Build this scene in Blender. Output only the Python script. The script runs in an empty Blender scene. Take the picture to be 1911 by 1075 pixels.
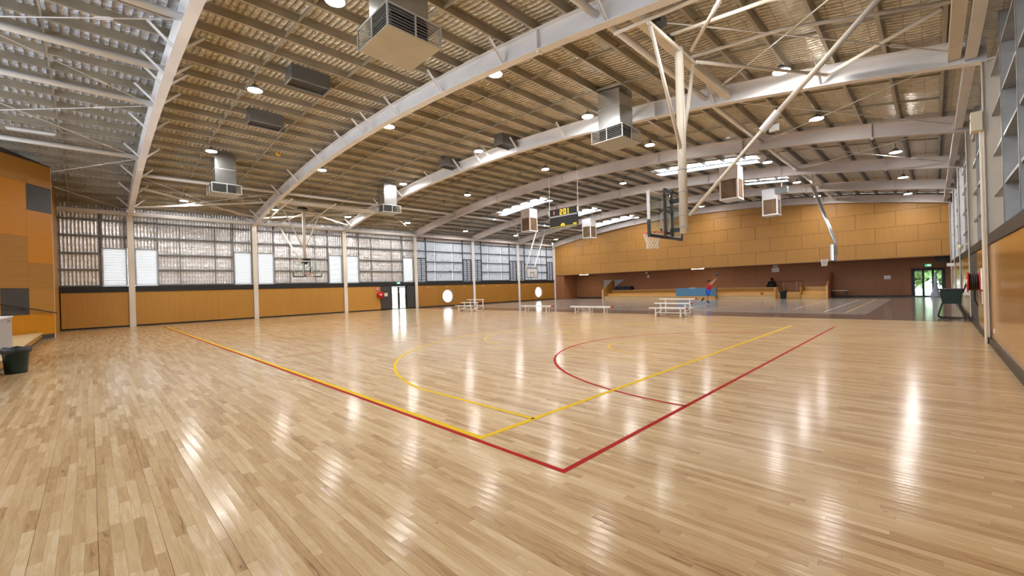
import bpy, bmesh, math, random
from mathutils import Vector, Matrix
random.seed(7)
sc = bpy.context.scene
COL = sc.collection
R = math.radians

# ---------------------------------------------------------------- camera, world, exposure
FPX = 786.2
cam_d = bpy.data.cameras.new('camera')
cam = bpy.data.objects.new('camera', cam_d)
COL.objects.link(cam)
cam_d.sensor_fit = 'HORIZONTAL'
cam_d.sensor_width = 36.0
cam_d.lens = FPX * 36.0 / 1911.0
cam_d.clip_start = 0.05
cam_d.clip_end = 400
yaw, pitch, roll = 0.7847, -0.0015, -0.0305
fw = Vector((-math.sin(yaw) * math.cos(pitch), math.cos(yaw) * math.cos(pitch), math.sin(pitch)))
r0 = Vector((math.cos(yaw), math.sin(yaw), 0))
u0 = r0.cross(fw)
rr = r0 * math.cos(roll) + u0 * math.sin(roll)
uu = -r0 * math.sin(roll) + u0 * math.cos(roll)
M3 = Matrix((rr, uu, -fw)).transposed()
cam.matrix_world = Matrix.Translation((0, 0, 1.713)) @ M3.to_4x4()
sc.camera = cam

world = bpy.data.worlds.new('world')
sc.world = world
world.use_nodes = True
bg = world.node_tree.nodes['Background']
bg.inputs[0].default_value = (0.88, 0.94, 1.0, 1)
bg.inputs[1].default_value = 3.6

sc.view_settings.view_transform = 'Standard'
sc.view_settings.look = 'None'
sc.view_settings.gamma = 1.0
sc.view_settings.use_curve_mapping = False
sc.view_settings.exposure = 1.0
try:
    sc.cycles.use_denoising = True
    sc.cycles.max_bounces = 7
    sc.cycles.adaptive_threshold = 0.04
    sc.cycles.diffuse_bounces = 4
    sc.cycles.glossy_bounces = 4
    sc.cycles.transmission_bounces = 6
    sc.cycles.sample_clamp_indirect = 6.0
    sc.cycles.caustics_reflective = False
    sc.cycles.caustics_refractive = False
except Exception:
    pass
LAMP = 190.0

# ---------------------------------------------------------------- materials
MATS = {}

def mat(name, col, rough=0.5, metal=0.0, spec=0.5, noise=0.0, nscale=(4, 4, 4), bump=0.0, bscale=20.0,
        coat=0.0, emit=None, estr=0.0, alpha=None, trans=0.0, ior=1.45):
    if name in MATS:
        return MATS[name]
    m = bpy.data.materials.new(name)
    m.use_nodes = True
    nt = m.node_tree
    b = nt.nodes['Principled BSDF']
    b.inputs['Base Color'].default_value = (*col, 1)
    b.inputs['Roughness'].default_value = rough
    b.inputs['Metallic'].default_value = metal
    b.inputs['Specular IOR Level'].default_value = spec
    b.inputs['Coat Weight'].default_value = coat
    b.inputs['Coat Roughness'].default_value = 0.1
    b.inputs['Transmission Weight'].default_value = trans
    b.inputs['IOR'].default_value = ior
    if emit:
        b.inputs['Emission Color'].default_value = (*emit, 1)
        b.inputs['Emission Strength'].default_value = estr
    geo = None
    if noise > 0 or bump > 0:
        geo = nt.nodes.new('ShaderNodeNewGeometry')
    if noise > 0:
        mp = nt.nodes.new('ShaderNodeMapping')
        mp.inputs['Scale'].default_value = nscale
        nt.links.new(geo.outputs['Position'], mp.inputs['Vector'])
        n = nt.nodes.new('ShaderNodeTexNoise')
        n.inputs['Scale'].default_value = 1.0
        n.inputs['Detail'].default_value = 5
        nt.links.new(mp.outputs[0], n.inputs['Vector'])
        cr = nt.nodes.new('ShaderNodeMapRange')
        cr.inputs['From Min'].default_value = 0.3
        cr.inputs['From Max'].default_value = 0.7
        cr.inputs['To Min'].default_value = 1 - noise
        cr.inputs['To Max'].default_value = 1 + noise * 0.6
        nt.links.new(n.outputs['Fac'], cr.inputs['Value'])
        mx = nt.nodes.new('ShaderNodeVectorMath')
        mx.operation = 'SCALE'
        mx.inputs[0].default_value = col
        nt.links.new(cr.outputs[0], mx.inputs['Scale'])
        nt.links.new(mx.outputs[0], b.inputs['Base Color'])
    if bump > 0:
        n2 = nt.nodes.new('ShaderNodeTexNoise')
        n2.inputs['Scale'].default_value = bscale
        n2.inputs['Detail'].default_value = 4
        nt.links.new(geo.outputs['Position'], n2.inputs['Vector'])
        bp = nt.nodes.new('ShaderNodeBump')
        bp.inputs['Strength'].default_value = bump
        bp.inputs['Distance'].default_value = 0.02
        nt.links.new(n2.outputs['Fac'], bp.inputs['Height'])
        nt.links.new(bp.outputs[0], b.inputs['Normal'])
    MATS[name] = m
    return m


def foil_mat(name, col, axis, rough=0.28, pitch_=0.15, strength=0.8, metal=0.9, dist=0.05, var=0.4):
    """crinkled reflective insulation behind a wire mesh"""
    m = bpy.data.materials.new(name)
    m.use_nodes = True
    nt = m.node_tree
    b = nt.nodes['Principled BSDF']
    N = nt.nodes.new
    geo = N('ShaderNodeNewGeometry')
    sep = N('ShaderNodeSeparateXYZ')
    nt.links.new(geo.outputs['Position'], sep.inputs[0])
    no = N('ShaderNodeTexNoise')
    no.inputs['Scale'].default_value = 3.5
    no.inputs['Detail'].default_value = 6
    no.inputs['Roughness'].default_value = 0.65
    nt.links.new(geo.outputs['Position'], no.inputs['Vector'])

    def M(op, a, bb=None, c=None):
        n = N('ShaderNodeMath')
        n.operation = op
        for i, v in enumerate((a, bb, c)):
            if v is None:
                continue
            if isinstance(v, (int, float)):
                n.inputs[i].default_value = v
            else:
                nt.links.new(v, n.inputs[i])
        return n.outputs[0]
    def ridge(o, p):
        t = M('ADD', M('MULTIPLY', o, 1.0 / p), M('MULTIPLY', no.outputs['Fac'], 0.35))
        f = M('FRACT', t)
        return M('ABSOLUTE', M('SUBTRACT', f, 0.5))
    a0, a1 = [sep.outputs[i] for i in axis]
    w1 = ridge(a0, pitch_)
    w2 = ridge(a1, pitch_ * 2)
    wire = M('MAXIMUM', M('GREATER_THAN', w1, 0.475), M('GREATER_THAN', w2, 0.485))
    h = M('ADD', M('MULTIPLY', M('POWER', w1, 2), 3.0), M('MULTIPLY', no.outputs['Fac'], 2.2))
    h = M('ADD', h, M('MULTIPLY', w2, 0.5))
    bp = N('ShaderNodeBump')
    bp.inputs['Strength'].default_value = strength
    bp.inputs['Distance'].default_value = dist
    nt.links.new(h, bp.inputs['Height'])
    nt.links.new(bp.outputs[0], b.inputs['Normal'])
    sc_ = N('ShaderNodeVectorMath')
    sc_.operation = 'SCALE'
    sc_.inputs[0].default_value = col
    k = M('SUBTRACT', M('ADD', 1.0 - var * 0.5, M('MULTIPLY', no.outputs['Fac'], var)), M('MULTIPLY', wire, 0.7))
    nt.links.new(k, sc_.inputs['Scale'])
    nt.links.new(sc_.outputs[0], b.inputs['Base Color'])
    b.inputs['Metallic'].default_value = metal
    b.inputs['Roughness'].default_value = rough
    return m


def timber_mat(name, mode):
    """maple strip floor; mode 'far' computes the boards, 'obj' and 'attr' tint built boards"""
    m = bpy.data.materials.new(name)
    m.use_nodes = True
    nt = m.node_tree
    b = nt.nodes['Principled BSDF']
    N = nt.nodes.new
    geo = N('ShaderNodeNewGeometry')
    sep = N('ShaderNodeSeparateXYZ')
    nt.links.new(geo.outputs['Position'], sep.inputs[0])

    def M(op, a, bb=None):
        n = N('ShaderNodeMath')
        n.operation = op
        for i, v in enumerate((a, bb)):
            if v is None:
                continue
            if isinstance(v, (int, float)):
                n.inputs[i].default_value = v
            else:
                nt.links.new(v, n.inputs[i])
        return n.outputs[0]
    W = 0.066
    row = M('FLOOR', M('DIVIDE', sep.outputs[1], W))
    joint = None
    if mode == 'far':
        wn = N('ShaderNodeTexWhiteNoise')
        wn.noise_dimensions = '1D'
        nt.links.new(row, wn.inputs['W'])
        xo = M('ADD', M('DIVIDE', sep.outputs[0], 0.85), M('MULTIPLY', wn.outputs['Value'], 9.0))
        cell = M('FLOOR', xo)
        cb = N('ShaderNodeCombineXYZ')
        nt.links.new(row, cb.inputs[0])
        nt.links.new(cell, cb.inputs[1])
        wn2 = N('ShaderNodeTexWhiteNoise')
        wn2.noise_dimensions = '2D'
        nt.links.new(cb.outputs[0], wn2.inputs['Vector'])
        tint = wn2.outputs['Value']
        fy = M('FRACT', M('DIVIDE', sep.outputs[1], W))
        fx = M('FRACT', xo)
        joint = M('MAXIMUM', M('LESS_THAN', fy, 0.04), M('LESS_THAN', fx, 0.004))
    elif mode == 'obj':
        oi = N('ShaderNodeObjectInfo')
        tint = oi.outputs['Random']
    else:
        at = N('ShaderNodeAttribute')
        at.attribute_name = 'tint'
        tint = at.outputs['Fac']
    # grain
    cb2 = N('ShaderNodeCombineXYZ')
    nt.links.new(M('ADD', M('MULTIPLY', sep.outputs[0], 1.6), M('MULTIPLY', tint, 37.0)), cb2.inputs[0])
    nt.links.new(M('MULTIPLY', sep.outputs[1], 17.0), cb2.inputs[1])
    nt.links.new(M('MULTIPLY', tint, 11.0), cb2.inputs[2])
    no = N('ShaderNodeTexNoise')
    no.inputs['Scale'].default_value = 1.5
    no.inputs['Detail'].default_value = 6
    no.inputs['Roughness'].default_value = 0.6
    no.inputs['Distortion'].default_value = 1.3
    nt.links.new(cb2.outputs[0], no.inputs['Vector'])
    ramp = N('ShaderNodeValToRGB')
    e = ramp.color_ramp.elements
    e[0].position = 0.0
    e[0].color = (0.20, 0.095, 0.035, 1)
    e[1].position = 1.0
    e[1].color = (0.68, 0.50, 0.295, 1)
    for p, c in ((0.10, (0.32, 0.18, 0.075, 1)), (0.26, (0.45, 0.275, 0.12, 1)), (0.6, (0.555, 0.37, 0.18, 1)), (0.86, (0.61, 0.425, 0.225, 1))):
        x = e.new(p)
        x.color = c
    v = M('ADD', M('MULTIPLY', tint, 0.70), M('MULTIPLY', no.outputs['Fac'], 1.25))
    v = M('SUBTRACT', v, 0.38)
    nt.links.new(v, ramp.inputs['Fac'])
    out = ramp.outputs[0]
    # small dark marks and knots
    mk = N('ShaderNodeTexVoronoi')
    mk.inputs['Scale'].default_value = 1.0
    mk.inputs['Randomness'].default_value = 1.0
    mpp = N('ShaderNodeMapping')
    mpp.inputs['Scale'].default_value = (3.2, 7.0, 1)
    nt.links.new(geo.outputs['Position'], mpp.inputs['Vector'])
    nt.links.new(mpp.outputs[0], mk.inputs['Vector'])
    spot = M('LESS_THAN', M('ADD', mk.outputs['Distance'], M('MULTIPLY', no.outputs['Fac'], 0.12)), 0.095)
    drk = M('MULTIPLY', spot, 0.45)
    if joint is not None:
        drk = M('MAXIMUM', drk, M('MULTIPLY', joint, 0.45))
    sc_ = N('ShaderNodeVectorMath')
    sc_.operation = 'SCALE'
    nt.links.new(out, sc_.inputs[0])
    nt.links.new(M('SUBTRACT', 1.0, drk), sc_.inputs['Scale'])
    nt.links.new(sc_.outputs[0], b.inputs['Base Color'])
    b.inputs['Roughness'].default_value = 0.5
    b.inputs['Specular IOR Level'].default_value = 0.12
    b.inputs['Coat Weight'].default_value = 1.0
    b.inputs['Coat IOR'].default_value = 1.13
    b.inputs['Coat Roughness'].default_value = 0.16
    # slight cupping of the boards and orange-peel in the varnish
    n3 = N('ShaderNodeTexNoise')
    n3.inputs['Scale'].default_value = 7.0
    n3.inputs['Detail'].default_value = 3
    nt.links.new(geo.outputs['Position'], n3.inputs['Vector'])
    fy2 = M('ABSOLUTE', M('SUBTRACT', M('FRACT', M('DIVIDE', sep.outputs[1], W)), 0.5))
    hh = M('ADD', M('MULTIPLY', n3.outputs['Fac'], 0.5), M('MULTIPLY', M('POWER', fy2, 2), 1.1))
    hh = M('ADD', hh, M('MULTIPLY', tint, 0.25))
    bp = N('ShaderNodeBump')
    bp.inputs['Strength'].default_value = 0.3
    bp.inputs['Distance'].default_value = 0.004
    nt.links.new(hh, bp.inputs['Height'])
    nt.links.new(bp.outputs[0], b.inputs['Normal'])
    nt.links.new(bp.outputs[0], b.inputs['Coat Normal'])
    return m


def ply_mat(name, col, rough=0.32, spec=0.4, var=0.10, vertical=True):
    m = bpy.data.materials.new(name)
    m.use_nodes = True
    nt = m.node_tree
    b = nt.nodes['Principled BSDF']
    N = nt.nodes.new
    geo = N('ShaderNodeNewGeometry')
    oi = N('ShaderNodeObjectInfo')
    mp = N('ShaderNodeMapping')
    mp.inputs['Scale'].default_value = (9, 9, 0.6) if vertical else (0.7, 0.7, 9)
    nt.links.new(geo.outputs['Position'], mp.inputs['Vector'])
    n = N('ShaderNodeTexNoise')
    n.inputs['Scale'].default_value = 1.2
    n.inputs['Detail'].default_value = 5
    nt.links.new(mp.outputs[0], n.inputs['Vector'])
    a = N('ShaderNodeMath')
    a.operation = 'MULTIPLY_ADD'
    nt.links.new(n.outputs['Fac'], a.inputs[0])
    a.inputs[1].default_value = var * 3
    a.inputs[2].default_value = 1 - var * 1.5
    c = N('ShaderNodeMath')
    c.operation = 'MULTIPLY_ADD'
    nt.links.new(oi.outputs['Random'], c.inputs[0])
    c.inputs[1].default_value = var
    c.inputs[2].default_value = -var / 2
    d = N('ShaderNodeMath')
    nt.links.new(a.outputs[0], d.inputs[0])
    nt.links.new(c.outputs[0], d.inputs[1])
    s = N('ShaderNodeVectorMath')
    s.operation = 'SCALE'
    s.inputs[0].default_value = col
    nt.links.new(d.outputs[0], s.inputs['Scale'])
    nt.links.new(s.outputs[0], b.inputs['Base Color'])
    b.inputs['Roughness'].default_value = rough
    b.inputs['Specular IOR Level'].default_value = spec
    return m


def translucent_mat(name, col, tr=0.6, dirt=0.0):
    m = bpy.data.materials.new(name)
    m.use_nodes = True
    nt = m.node_tree
    nt.nodes.remove(nt.nodes['Principled BSDF'])
    N = nt.nodes.new
    out = nt.nodes['Material Output']
    t = N('ShaderNodeBsdfTranslucent')
    d = N('ShaderNodeBsdfDiffuse')
    mx = N('ShaderNodeMixShader')
    mx.inputs[0].default_value = 1 - tr
    t.inputs[0].default_value = (*col, 1)
    d.inputs[0].default_value = (*col, 1)
    if dirt > 0:
        geo = N('ShaderNodeNewGeometry')
        mp = N('ShaderNodeMapping')
        mp.inputs['Scale'].default_value = (2, 2.2, 3.0)
        mp.inputs['Rotation'].default_value = (0.6, 0, 0)
        nt.links.new(geo.outputs['Position'], mp.inputs['Vector'])
        n = N('ShaderNodeTexNoise')
        n.inputs['Scale'].default_value = 1.7
        n.inputs['Detail'].default_value = 7
        n.inputs['Roughness'].default_value = 0.7
        nt.links.new(mp.outputs[0], n.inputs['Vector'])
        mr = N('ShaderNodeMapRange')
        mr.inputs['From Min'].default_value = 0.58
        mr.inputs['From Max'].default_value = 0.64
        mr.inputs['To Min'].default_value = 1.0
        mr.inputs['To Max'].default_value = 1 - dirt
        nt.links.new(n.outputs['Fac'], mr.inputs['Value'])
        s = N('ShaderNodeVectorMath')
        s.operation = 'SCALE'
        s.inputs[0].default_value = col
        nt.links.new(mr.outputs[0], s.inputs['Scale'])
        nt.links.new(s.outputs[0], t.inputs[0])
        nt.links.new(s.outputs[0], d.inputs[0])
    nt.links.new(t.outputs[0], mx.inputs[1])
    nt.links.new(d.outputs[0], mx.inputs[2])
    nt.links.new(mx.outputs[0], out.inputs[0])
    return m


def glass_mat(name, tint=(0.92, 0.97, 0.95), refl=0.08):
    m = bpy.data.materials.new(name)
    m.use_nodes = True
    nt = m.node_tree
    nt.nodes.remove(nt.nodes['Principled BSDF'])
    N = nt.nodes.new
    t = N('ShaderNodeBsdfTransparent')
    t.inputs[0].default_value = (*tint, 1)
    g = N('ShaderNodeBsdfGlossy')
    g.inputs['Roughness'].default_value = 0.02
    f = N('ShaderNodeLayerWeight')
    f.inputs[0].default_value = 0.5
    p1 = N('ShaderNodeMath')
    p1.operation = 'POWER'
    p1.inputs[1].default_value = 4.0
    nt.links.new(f.outputs['Facing'], p1.inputs[0])
    p2 = N('ShaderNodeMath')
    p2.operation = 'MULTIPLY_ADD'
    p2.inputs[1].default_value = 0.35
    p2.inputs[2].default_value = 0.03
    nt.links.new(p1.outputs[0], p2.inputs[0])
    mx = N('ShaderNodeMixShader')
    nt.links.new(p2.outputs[0], mx.inputs[0])
    nt.links.new(t.outputs[0], mx.inputs[1])
    nt.links.new(g.outputs[0], mx.inputs[2])
    nt.links.new(mx.outputs[0], nt.nodes['Material Output'].inputs[0])
    return m


CREAM = mat('cream_paint', (0.76, 0.69, 0.58), 0.45, noise=0.10, nscale=(1.5, 1.5, 0.6))
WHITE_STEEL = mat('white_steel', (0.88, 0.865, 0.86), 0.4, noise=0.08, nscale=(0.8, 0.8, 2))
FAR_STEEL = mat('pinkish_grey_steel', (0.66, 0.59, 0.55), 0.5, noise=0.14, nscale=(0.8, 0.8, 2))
WHITE = mat('white_paint', (0.80, 0.79, 0.77), 0.4)
GALV = mat('galvanised', (0.42, 0.43, 0.43), 0.45, metal=0.75, noise=0.18, nscale=(2, 2, 2))
PURLIN = mat('purlin_galvanised', (0.44, 0.395, 0.305), 0.45, metal=0.35, noise=0.2, nscale=(1, 1, 1))
DUCT = mat('duct_sheet', (0.55, 0.56, 0.56), 0.25, metal=0.95, noise=0.1, nscale=(2, 2, 2), bump=0.25, bscale=2.2)
TRAY = mat('duct_tray', (0.55, 0.53, 0.46), 0.42, metal=0.6, noise=0.08, nscale=(2, 2, 2))
BLACK = mat('black_paint', (0.018, 0.017, 0.017), 0.45)
DARKGREY = mat('charcoal_panel', (0.055, 0.05, 0.048), 0.5, noise=0.1, nscale=(3, 3, 3))
SKIRT = mat('black_skirting', (0.02, 0.018, 0.016), 0.4)
GREY = mat('grey_paint', (0.40, 0.40, 0.41), 0.5)
CHROME = mat('bright_steel', (0.70, 0.72, 0.75), 0.22, metal=0.95)
ORANGE_RING = mat('orange_ring', (0.75, 0.10, 0.03), 0.4)
NET = mat('white_net', (0.85, 0.82, 0.76), 0.8)
REDM = mat('red_paint', (0.52, 0.012, 0.012), 0.35)
REDLINE = mat('red_line_paint', (0.40, 0.006, 0.002), 0.5, spec=0.05)
YELLINE = mat('yellow_line_paint', (0.78, 0.49, 0.004), 0.5, spec=0.05)
FAINTYEL = mat('pale_line_paint', (0.66, 0.46, 0.12), 0.35, spec=0.3)
WHITELINE = mat('white_line_paint', (0.70, 0.66, 0.58), 0.4, coat=0.3)
DKGREEN = mat('dark_green_plastic', (0.012, 0.035, 0.03), 0.4)
BAG = mat('black_bag', (0.012, 0.012, 0.013), 0.35, bump=0.4, bscale=25)
OCHRE = ply_mat('ochre_ply', (0.49, 0.245, 0.05), 0.3, 0.4)
OCHRE_FAR = ply_mat('ochre_ply_far', (0.43, 0.215, 0.055), 0.45, 0.3)
SHADED_PLY = ply_mat('shaded_ply', (0.33, 0.145, 0.065), 0.5, 0.3)  # same ply as the ochre panels, with the recess shade in its colour
ORANGE_PLY = ply_mat('orange_panel', (0.58, 0.23, 0.004), 0.42, 0.35, var=0.03)
TAN_PLY = ply_mat('tan_ply', (0.42, 0.20, 0.035), 0.45, 0.3, vertical=False)
PINE = ply_mat('pine', (0.66, 0.38, 0.12), 0.4, 0.4, vertical=False)
PALEWOOD = ply_mat('pale_wood', (0.72, 0.50, 0.24), 0.4, 0.4, vertical=False)
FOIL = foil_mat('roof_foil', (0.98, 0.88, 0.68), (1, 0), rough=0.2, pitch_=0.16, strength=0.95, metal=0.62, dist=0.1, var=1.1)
FOIL_DAYLIT = foil_mat('daylit_foil', (0.66, 0.68, 0.72), (1, 0), rough=0.25, pitch_=0.2, strength=0.9, metal=0.75, dist=0.08, var=0.9)  # same roof foil; cool daylight tone of the near bay put into colour
FOIL_WALL = foil_mat('wall_foil', (0.82, 0.83, 0.84), (1, 2), rough=0.26, pitch_=0.16, strength=0.6, metal=0.75, dist=0.06, var=0.5)
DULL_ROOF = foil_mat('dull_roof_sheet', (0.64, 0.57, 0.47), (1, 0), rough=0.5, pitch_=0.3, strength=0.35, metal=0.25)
LOUVRE = translucent_mat('louvre_white', (0.82, 0.82, 0.82), 0.48)
SHEET = translucent_mat('translucent_sheet', (0.58, 0.60, 0.63), 0.34, dirt=0.7)
CLEAR_SHEET = translucent_mat('clear_sheet', (0.9, 0.93, 0.97), 0.9)
SKYLIGHT = translucent_mat('skylight_sheet', (0.96, 0.97, 1.0), 0.85)
FROST = translucent_mat('round_window_pane', (0.98, 0.98, 0.98), 0.9)
GLASS = glass_mat('clear_glass')
LENS = mat('lamp_lens', (1, 1, 1), 0.4, emit=(1.0, 0.97, 0.93), estr=LAMP)
TUBE_L = mat('soffit_lens', (1, 1, 1), 0.4, emit=(1.0, 0.84, 0.6), estr=14.0)
EXITG = mat('exit_green', (0.02, 0.35, 0.2), 0.4, emit=(0.1, 0.75, 0.45), estr=0.35)
EXITW = mat('exit_white', (0.9, 0.9, 0.9), 0.4, emit=(0.9, 1, 0.95), estr=0.5)
DIGIT = mat('amber_led', (0.9, 0.5, 0.02), 0.4, emit=(1.0, 0.62, 0.03), estr=0.45)
DIGITR = mat('red_led', (0.8, 0.1, 0.1), 0.4, emit=(1.0, 0.25, 0.2), estr=0.45)
BOXWHITE = mat('white_box', (0.78, 0.74, 0.72), 0.5)
GRILLE = mat('timber_grille', (0.20, 0.12, 0.06), 0.6, noise=0.3, nscale=(8, 8, 2))
PAPER = mat('paper', (0.85, 0.85, 0.86), 0.7)
CREAMPLATE = mat('cream_plastic', (0.75, 0.68, 0.5), 0.5)
BLUEMAT = mat('blue_vinyl', (0.10, 0.25, 0.42), 0.45)
NAVY = mat('navy_vinyl', (0.006, 0.009, 0.03), 0.5)
SKIN = mat('skin', (0.55, 0.27, 0.17), 0.5)
REDSHIRT = mat('red_singlet', (0.5, 0.015, 0.03), 0.8)
BLUESHORT = mat('blue_shorts', (0.015, 0.10, 0.55), 0.8)
BLACKCLOTH = mat('black_cloth', (0.008, 0.008, 0.009), 0.9)
HAIR = mat('dark_hair', (0.012, 0.009, 0.007), 0.6)
BALL = mat('ball_orange', (0.42, 0.10, 0.02), 0.6, bump=0.2, bscale=120)
DARKBALL = mat('ball_dark', (0.06, 0.05, 0.045), 0.6)
LEAF = mat('leaf_green', (0.16, 0.26, 0.08), 0.8, noise=0.5, nscale=(2, 2, 2))
CONCRETE = mat('outdoor_concrete', (0.55, 0.54, 0.52), 0.8, noise=0.1)
PALEBRICK = mat('outdoor_wall', (0.6, 0.58, 0.52), 0.8, noise=0.1)


def court2_mat():
    return mat('rubber_brown', (0.19, 0.145, 0.125), 0.14, spec=0.5, noise=0.05, nscale=(0.6, 0.6, 1))


# ---------------------------------------------------------------- mesh helpers
class MB:
    def __init__(s):
        s.v, s.f, s.sm = [], [], False

    def box(s, x0, x1, y0, y1, z0, z1):
        x0, x1 = min(x0, x1), max(x0, x1)
        y0, y1 = min(y0, y1), max(y0, y1)
        z0, z1 = min(z0, z1), max(z0, z1)
        i = len(s.v)
        s.v += [(x0, y0, z0), (x1, y0, z0), (x1, y1, z0), (x0, y1, z0), (x0, y0, z1), (x1, y0, z1), (x1, y1, z1), (x0, y1, z1)]
        s.f += [tuple(i + j for j in q) for q in ((0, 3, 2, 1), (4, 5, 6, 7), (0, 1, 5, 4), (1, 2, 6, 5), (2, 3, 7, 6), (3, 0, 4, 7))]
        return s

    def hexa(s, pts):
        """8 points: bottom 4 (ccw), top 4"""
        i = len(s.v)
        s.v += [tuple(p) for p in pts]
        s.f += [tuple(i + j for j in q) for q in ((0, 3, 2, 1), (4, 5, 6, 7), (0, 1, 5, 4), (1, 2, 6, 5), (2, 3, 7, 6), (3, 0, 4, 7))]
        return s

    def bar(s, p, q, w, h, up=(0, 0, 1)):
        p, q = Vector(p), Vector(q)
        d = (q - p).normalized()
        up = Vector(up)
        if abs(d.dot(up)) > 0.98:
            up = Vector((1, 0, 0))
        a = d.cross(up).normalized()
        b = a.cross(d).normalized()
        a, b = a * w / 2, b * h / 2
        return s.hexa([p - a - b, p + a - b, q + a - b, q - a - b, p - a + b, p + a + b, q + a + b, q - a + b])

    def tube(s, pts, r, n=8, cap=True):
        pts = [Vector(p) for p in pts]
        rs = r if isinstance(r, (list, tuple)) else [r] * len(pts)
        i0 = len(s.v)
        for k, p in enumerate(pts):
            if k == 0:
                d = pts[1] - p
            elif k == len(pts) - 1:
                d = p - pts[k - 1]
            else:
                d = (pts[k + 1] - p).normalized() + (p - pts[k - 1]).normalized()
            d.normalize()
            up = Vector((0, 0, 1)) if abs(d.z) < 0.9 else Vector((1, 0, 0))
            a = d.cross(up).normalized()
            b = a.cross(d)
            for j in range(n):
                t = 2 * math.pi * j / n
                s.v.append(tuple(p + (a * math.cos(t) + b * math.sin(t)) * rs[k]))
        for k in range(len(pts) - 1):
            for j in range(n):
                s.f.append((i0 + k * n + j, i0 + k * n + (j + 1) % n, i0 + (k + 1) * n + (j + 1) % n, i0 + (k + 1) * n + j))
        if cap:
            s.f.append(tuple(i0 + j for j in reversed(range(n))))
            e = i0 + (len(pts) - 1) * n
            s.f.append(tuple(e + j for j in range(n)))
        return s

    def lathe(s, c, prof, n=16, axis='z', cap=True):
        """prof: (radius, height) pairs along the axis from c"""
        i0 = len(s.v)
        for r, h in prof:
            for j in range(n):
                t = 2 * math.pi * j / n
                a, b = r * math.cos(t), r * math.sin(t)
                if axis == 'z':
                    s.v.append((c[0] + a, c[1] + b, c[2] + h))
                elif axis == 'x':
                    s.v.append((c[0] + h, c[1] + a, c[2] + b))
                else:
                    s.v.append((c[0] + b, c[1] + h, c[2] + a))
        for k in range(len(prof) - 1):
            for j in range(n):
                s.f.append((i0 + k * n + j, i0 + k * n + (j + 1) % n, i0 + (k + 1) * n + (j + 1) % n, i0 + (k + 1) * n + j))
        if cap:
            s.f.append(tuple(i0 + j for j in reversed(range(n))))
            e = i0 + (len(prof) - 1) * n
            s.f.append(tuple(e + j for j in range(n)))
        return s

    def ring(s, c, Rr, r, n=20, m=8, axis='z'):
        i0 = len(s.v)
        for k in range(n):
            t = 2 * math.pi * k / n
            for j in range(m):
                u = 2 * math.pi * j / m
                rad = Rr + r * math.cos(u)
                a, b, h = rad * math.cos(t), rad * math.sin(t), r * math.sin(u)
                if axis == 'z':
                    s.v.append((c[0] + a, c[1] + b, c[2] + h))
                else:
                    s.v.append((c[0] + h, c[1] + a, c[2] + b))
        for k in range(n):
            for j in range(m):
                s.f.append((i0 + k * m + j, i0 + ((k + 1) % n) * m + j, i0 + ((k + 1) % n) * m + (j + 1) % m, i0 + k * m + (j + 1) % m))
        return s

    def prism(s, poly, y0, y1, axis='y'):
        """poly: 2-D points, extruded along the axis"""
        i = len(s.v)
        n = len(poly)
        for y in (y0, y1):
            for a, b in poly:
                s.v.append((a, y, b) if axis == 'y' else ((y, a, b) if axis == 'x' else (a, b, y)))
        s.f.append(tuple(i + j for j in range(n)))
        s.f.append(tuple(i + n + j for j in reversed(range(n))))
        for j in range(n):
            s.f.append((i + j, i + n + j, i + n + (j + 1) % n, i + (j + 1) % n))
        return s

    def mesh(s, name, m, smooth=False):
        me = bpy.data.meshes.new(name)
        me.from_pydata(s.v, [], s.f)
        bm = bmesh.new()
        bm.from_mesh(me)
        bmesh.ops.recalc_face_normals(bm, faces=bm.faces)
        bm.to_mesh(me)
        bm.free()
        if m:
            me.materials.append(m)
        if smooth:
            me.shade_smooth()
        return me

    def build(s, name, m, parent=None, smooth=False, label=None):
        return link(name, s.mesh(name, m, smooth), parent, label)


def link(name, me, parent=None, label=None):
    o = bpy.data.objects.new(name, me)
    COL.objects.link(o)
    if parent is not None:
        o.parent = parent
        o.matrix_parent_inverse = Matrix.Translation(-Vector(parent.location))
    if label:
        o['label'] = label
    return o


def tag(o, label=None, cat=None, group=None, kind=None):
    if label:
        o['label'] = label
    if cat:
        o['category'] = cat
    if group:
        o['group'] = group
    if kind:
        o['kind'] = kind
    return o


def thing(name, label, cat, loc=(0, 0, 0), group=None, kind=None):
    o = bpy.data.objects.new(name, None)
    COL.objects.link(o)
    o.location = loc
    o.empty_display_size = 0.1
    return tag(o, label, cat, group, kind)


def dup(root, loc, label, rotz=0.0):
    r = root.copy()
    COL.objects.link(r)
    r.location = loc
    r.rotation_euler = (0, 0, rotz)
    r['label'] = label
    for ch in list(root.children):
        c = ch.copy()
        COL.objects.link(c)
        c.parent = r
        for g in ch.children:
            d = g.copy()
            COL.objects.link(d)
            d.parent = c
    return r


ORD = ['first', 'second', 'third', 'fourth', 'fifth', 'sixth', 'seventh', 'eighth', 'ninth', 'tenth', 'eleventh', 'twelfth', 'thirteenth', 'fourteenth', 'fifteenth', 'sixteenth']

# ---------------------------------------------------------------- dimensions
XL, XR = -35.2, 0.93           # inner faces of the columns
YF = [1.85, 8.63, 15.33, 22.25, 29.48, 36.5, 43.3]   # portal frames
YN = -6.0                      # near end of the hall
YB = 21.8                      # timber / rubber floor boundary
YW = 46.3                      # back wall of the recess
XC = -17.15
RD, FLW = 0.58, 0.26           # rafter depth, flange width


def rz(x):
    return 8.5 - 0.00525 * (x - XC) ** 2


def rs(x):
    return -0.0105 * (x - XC)


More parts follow.
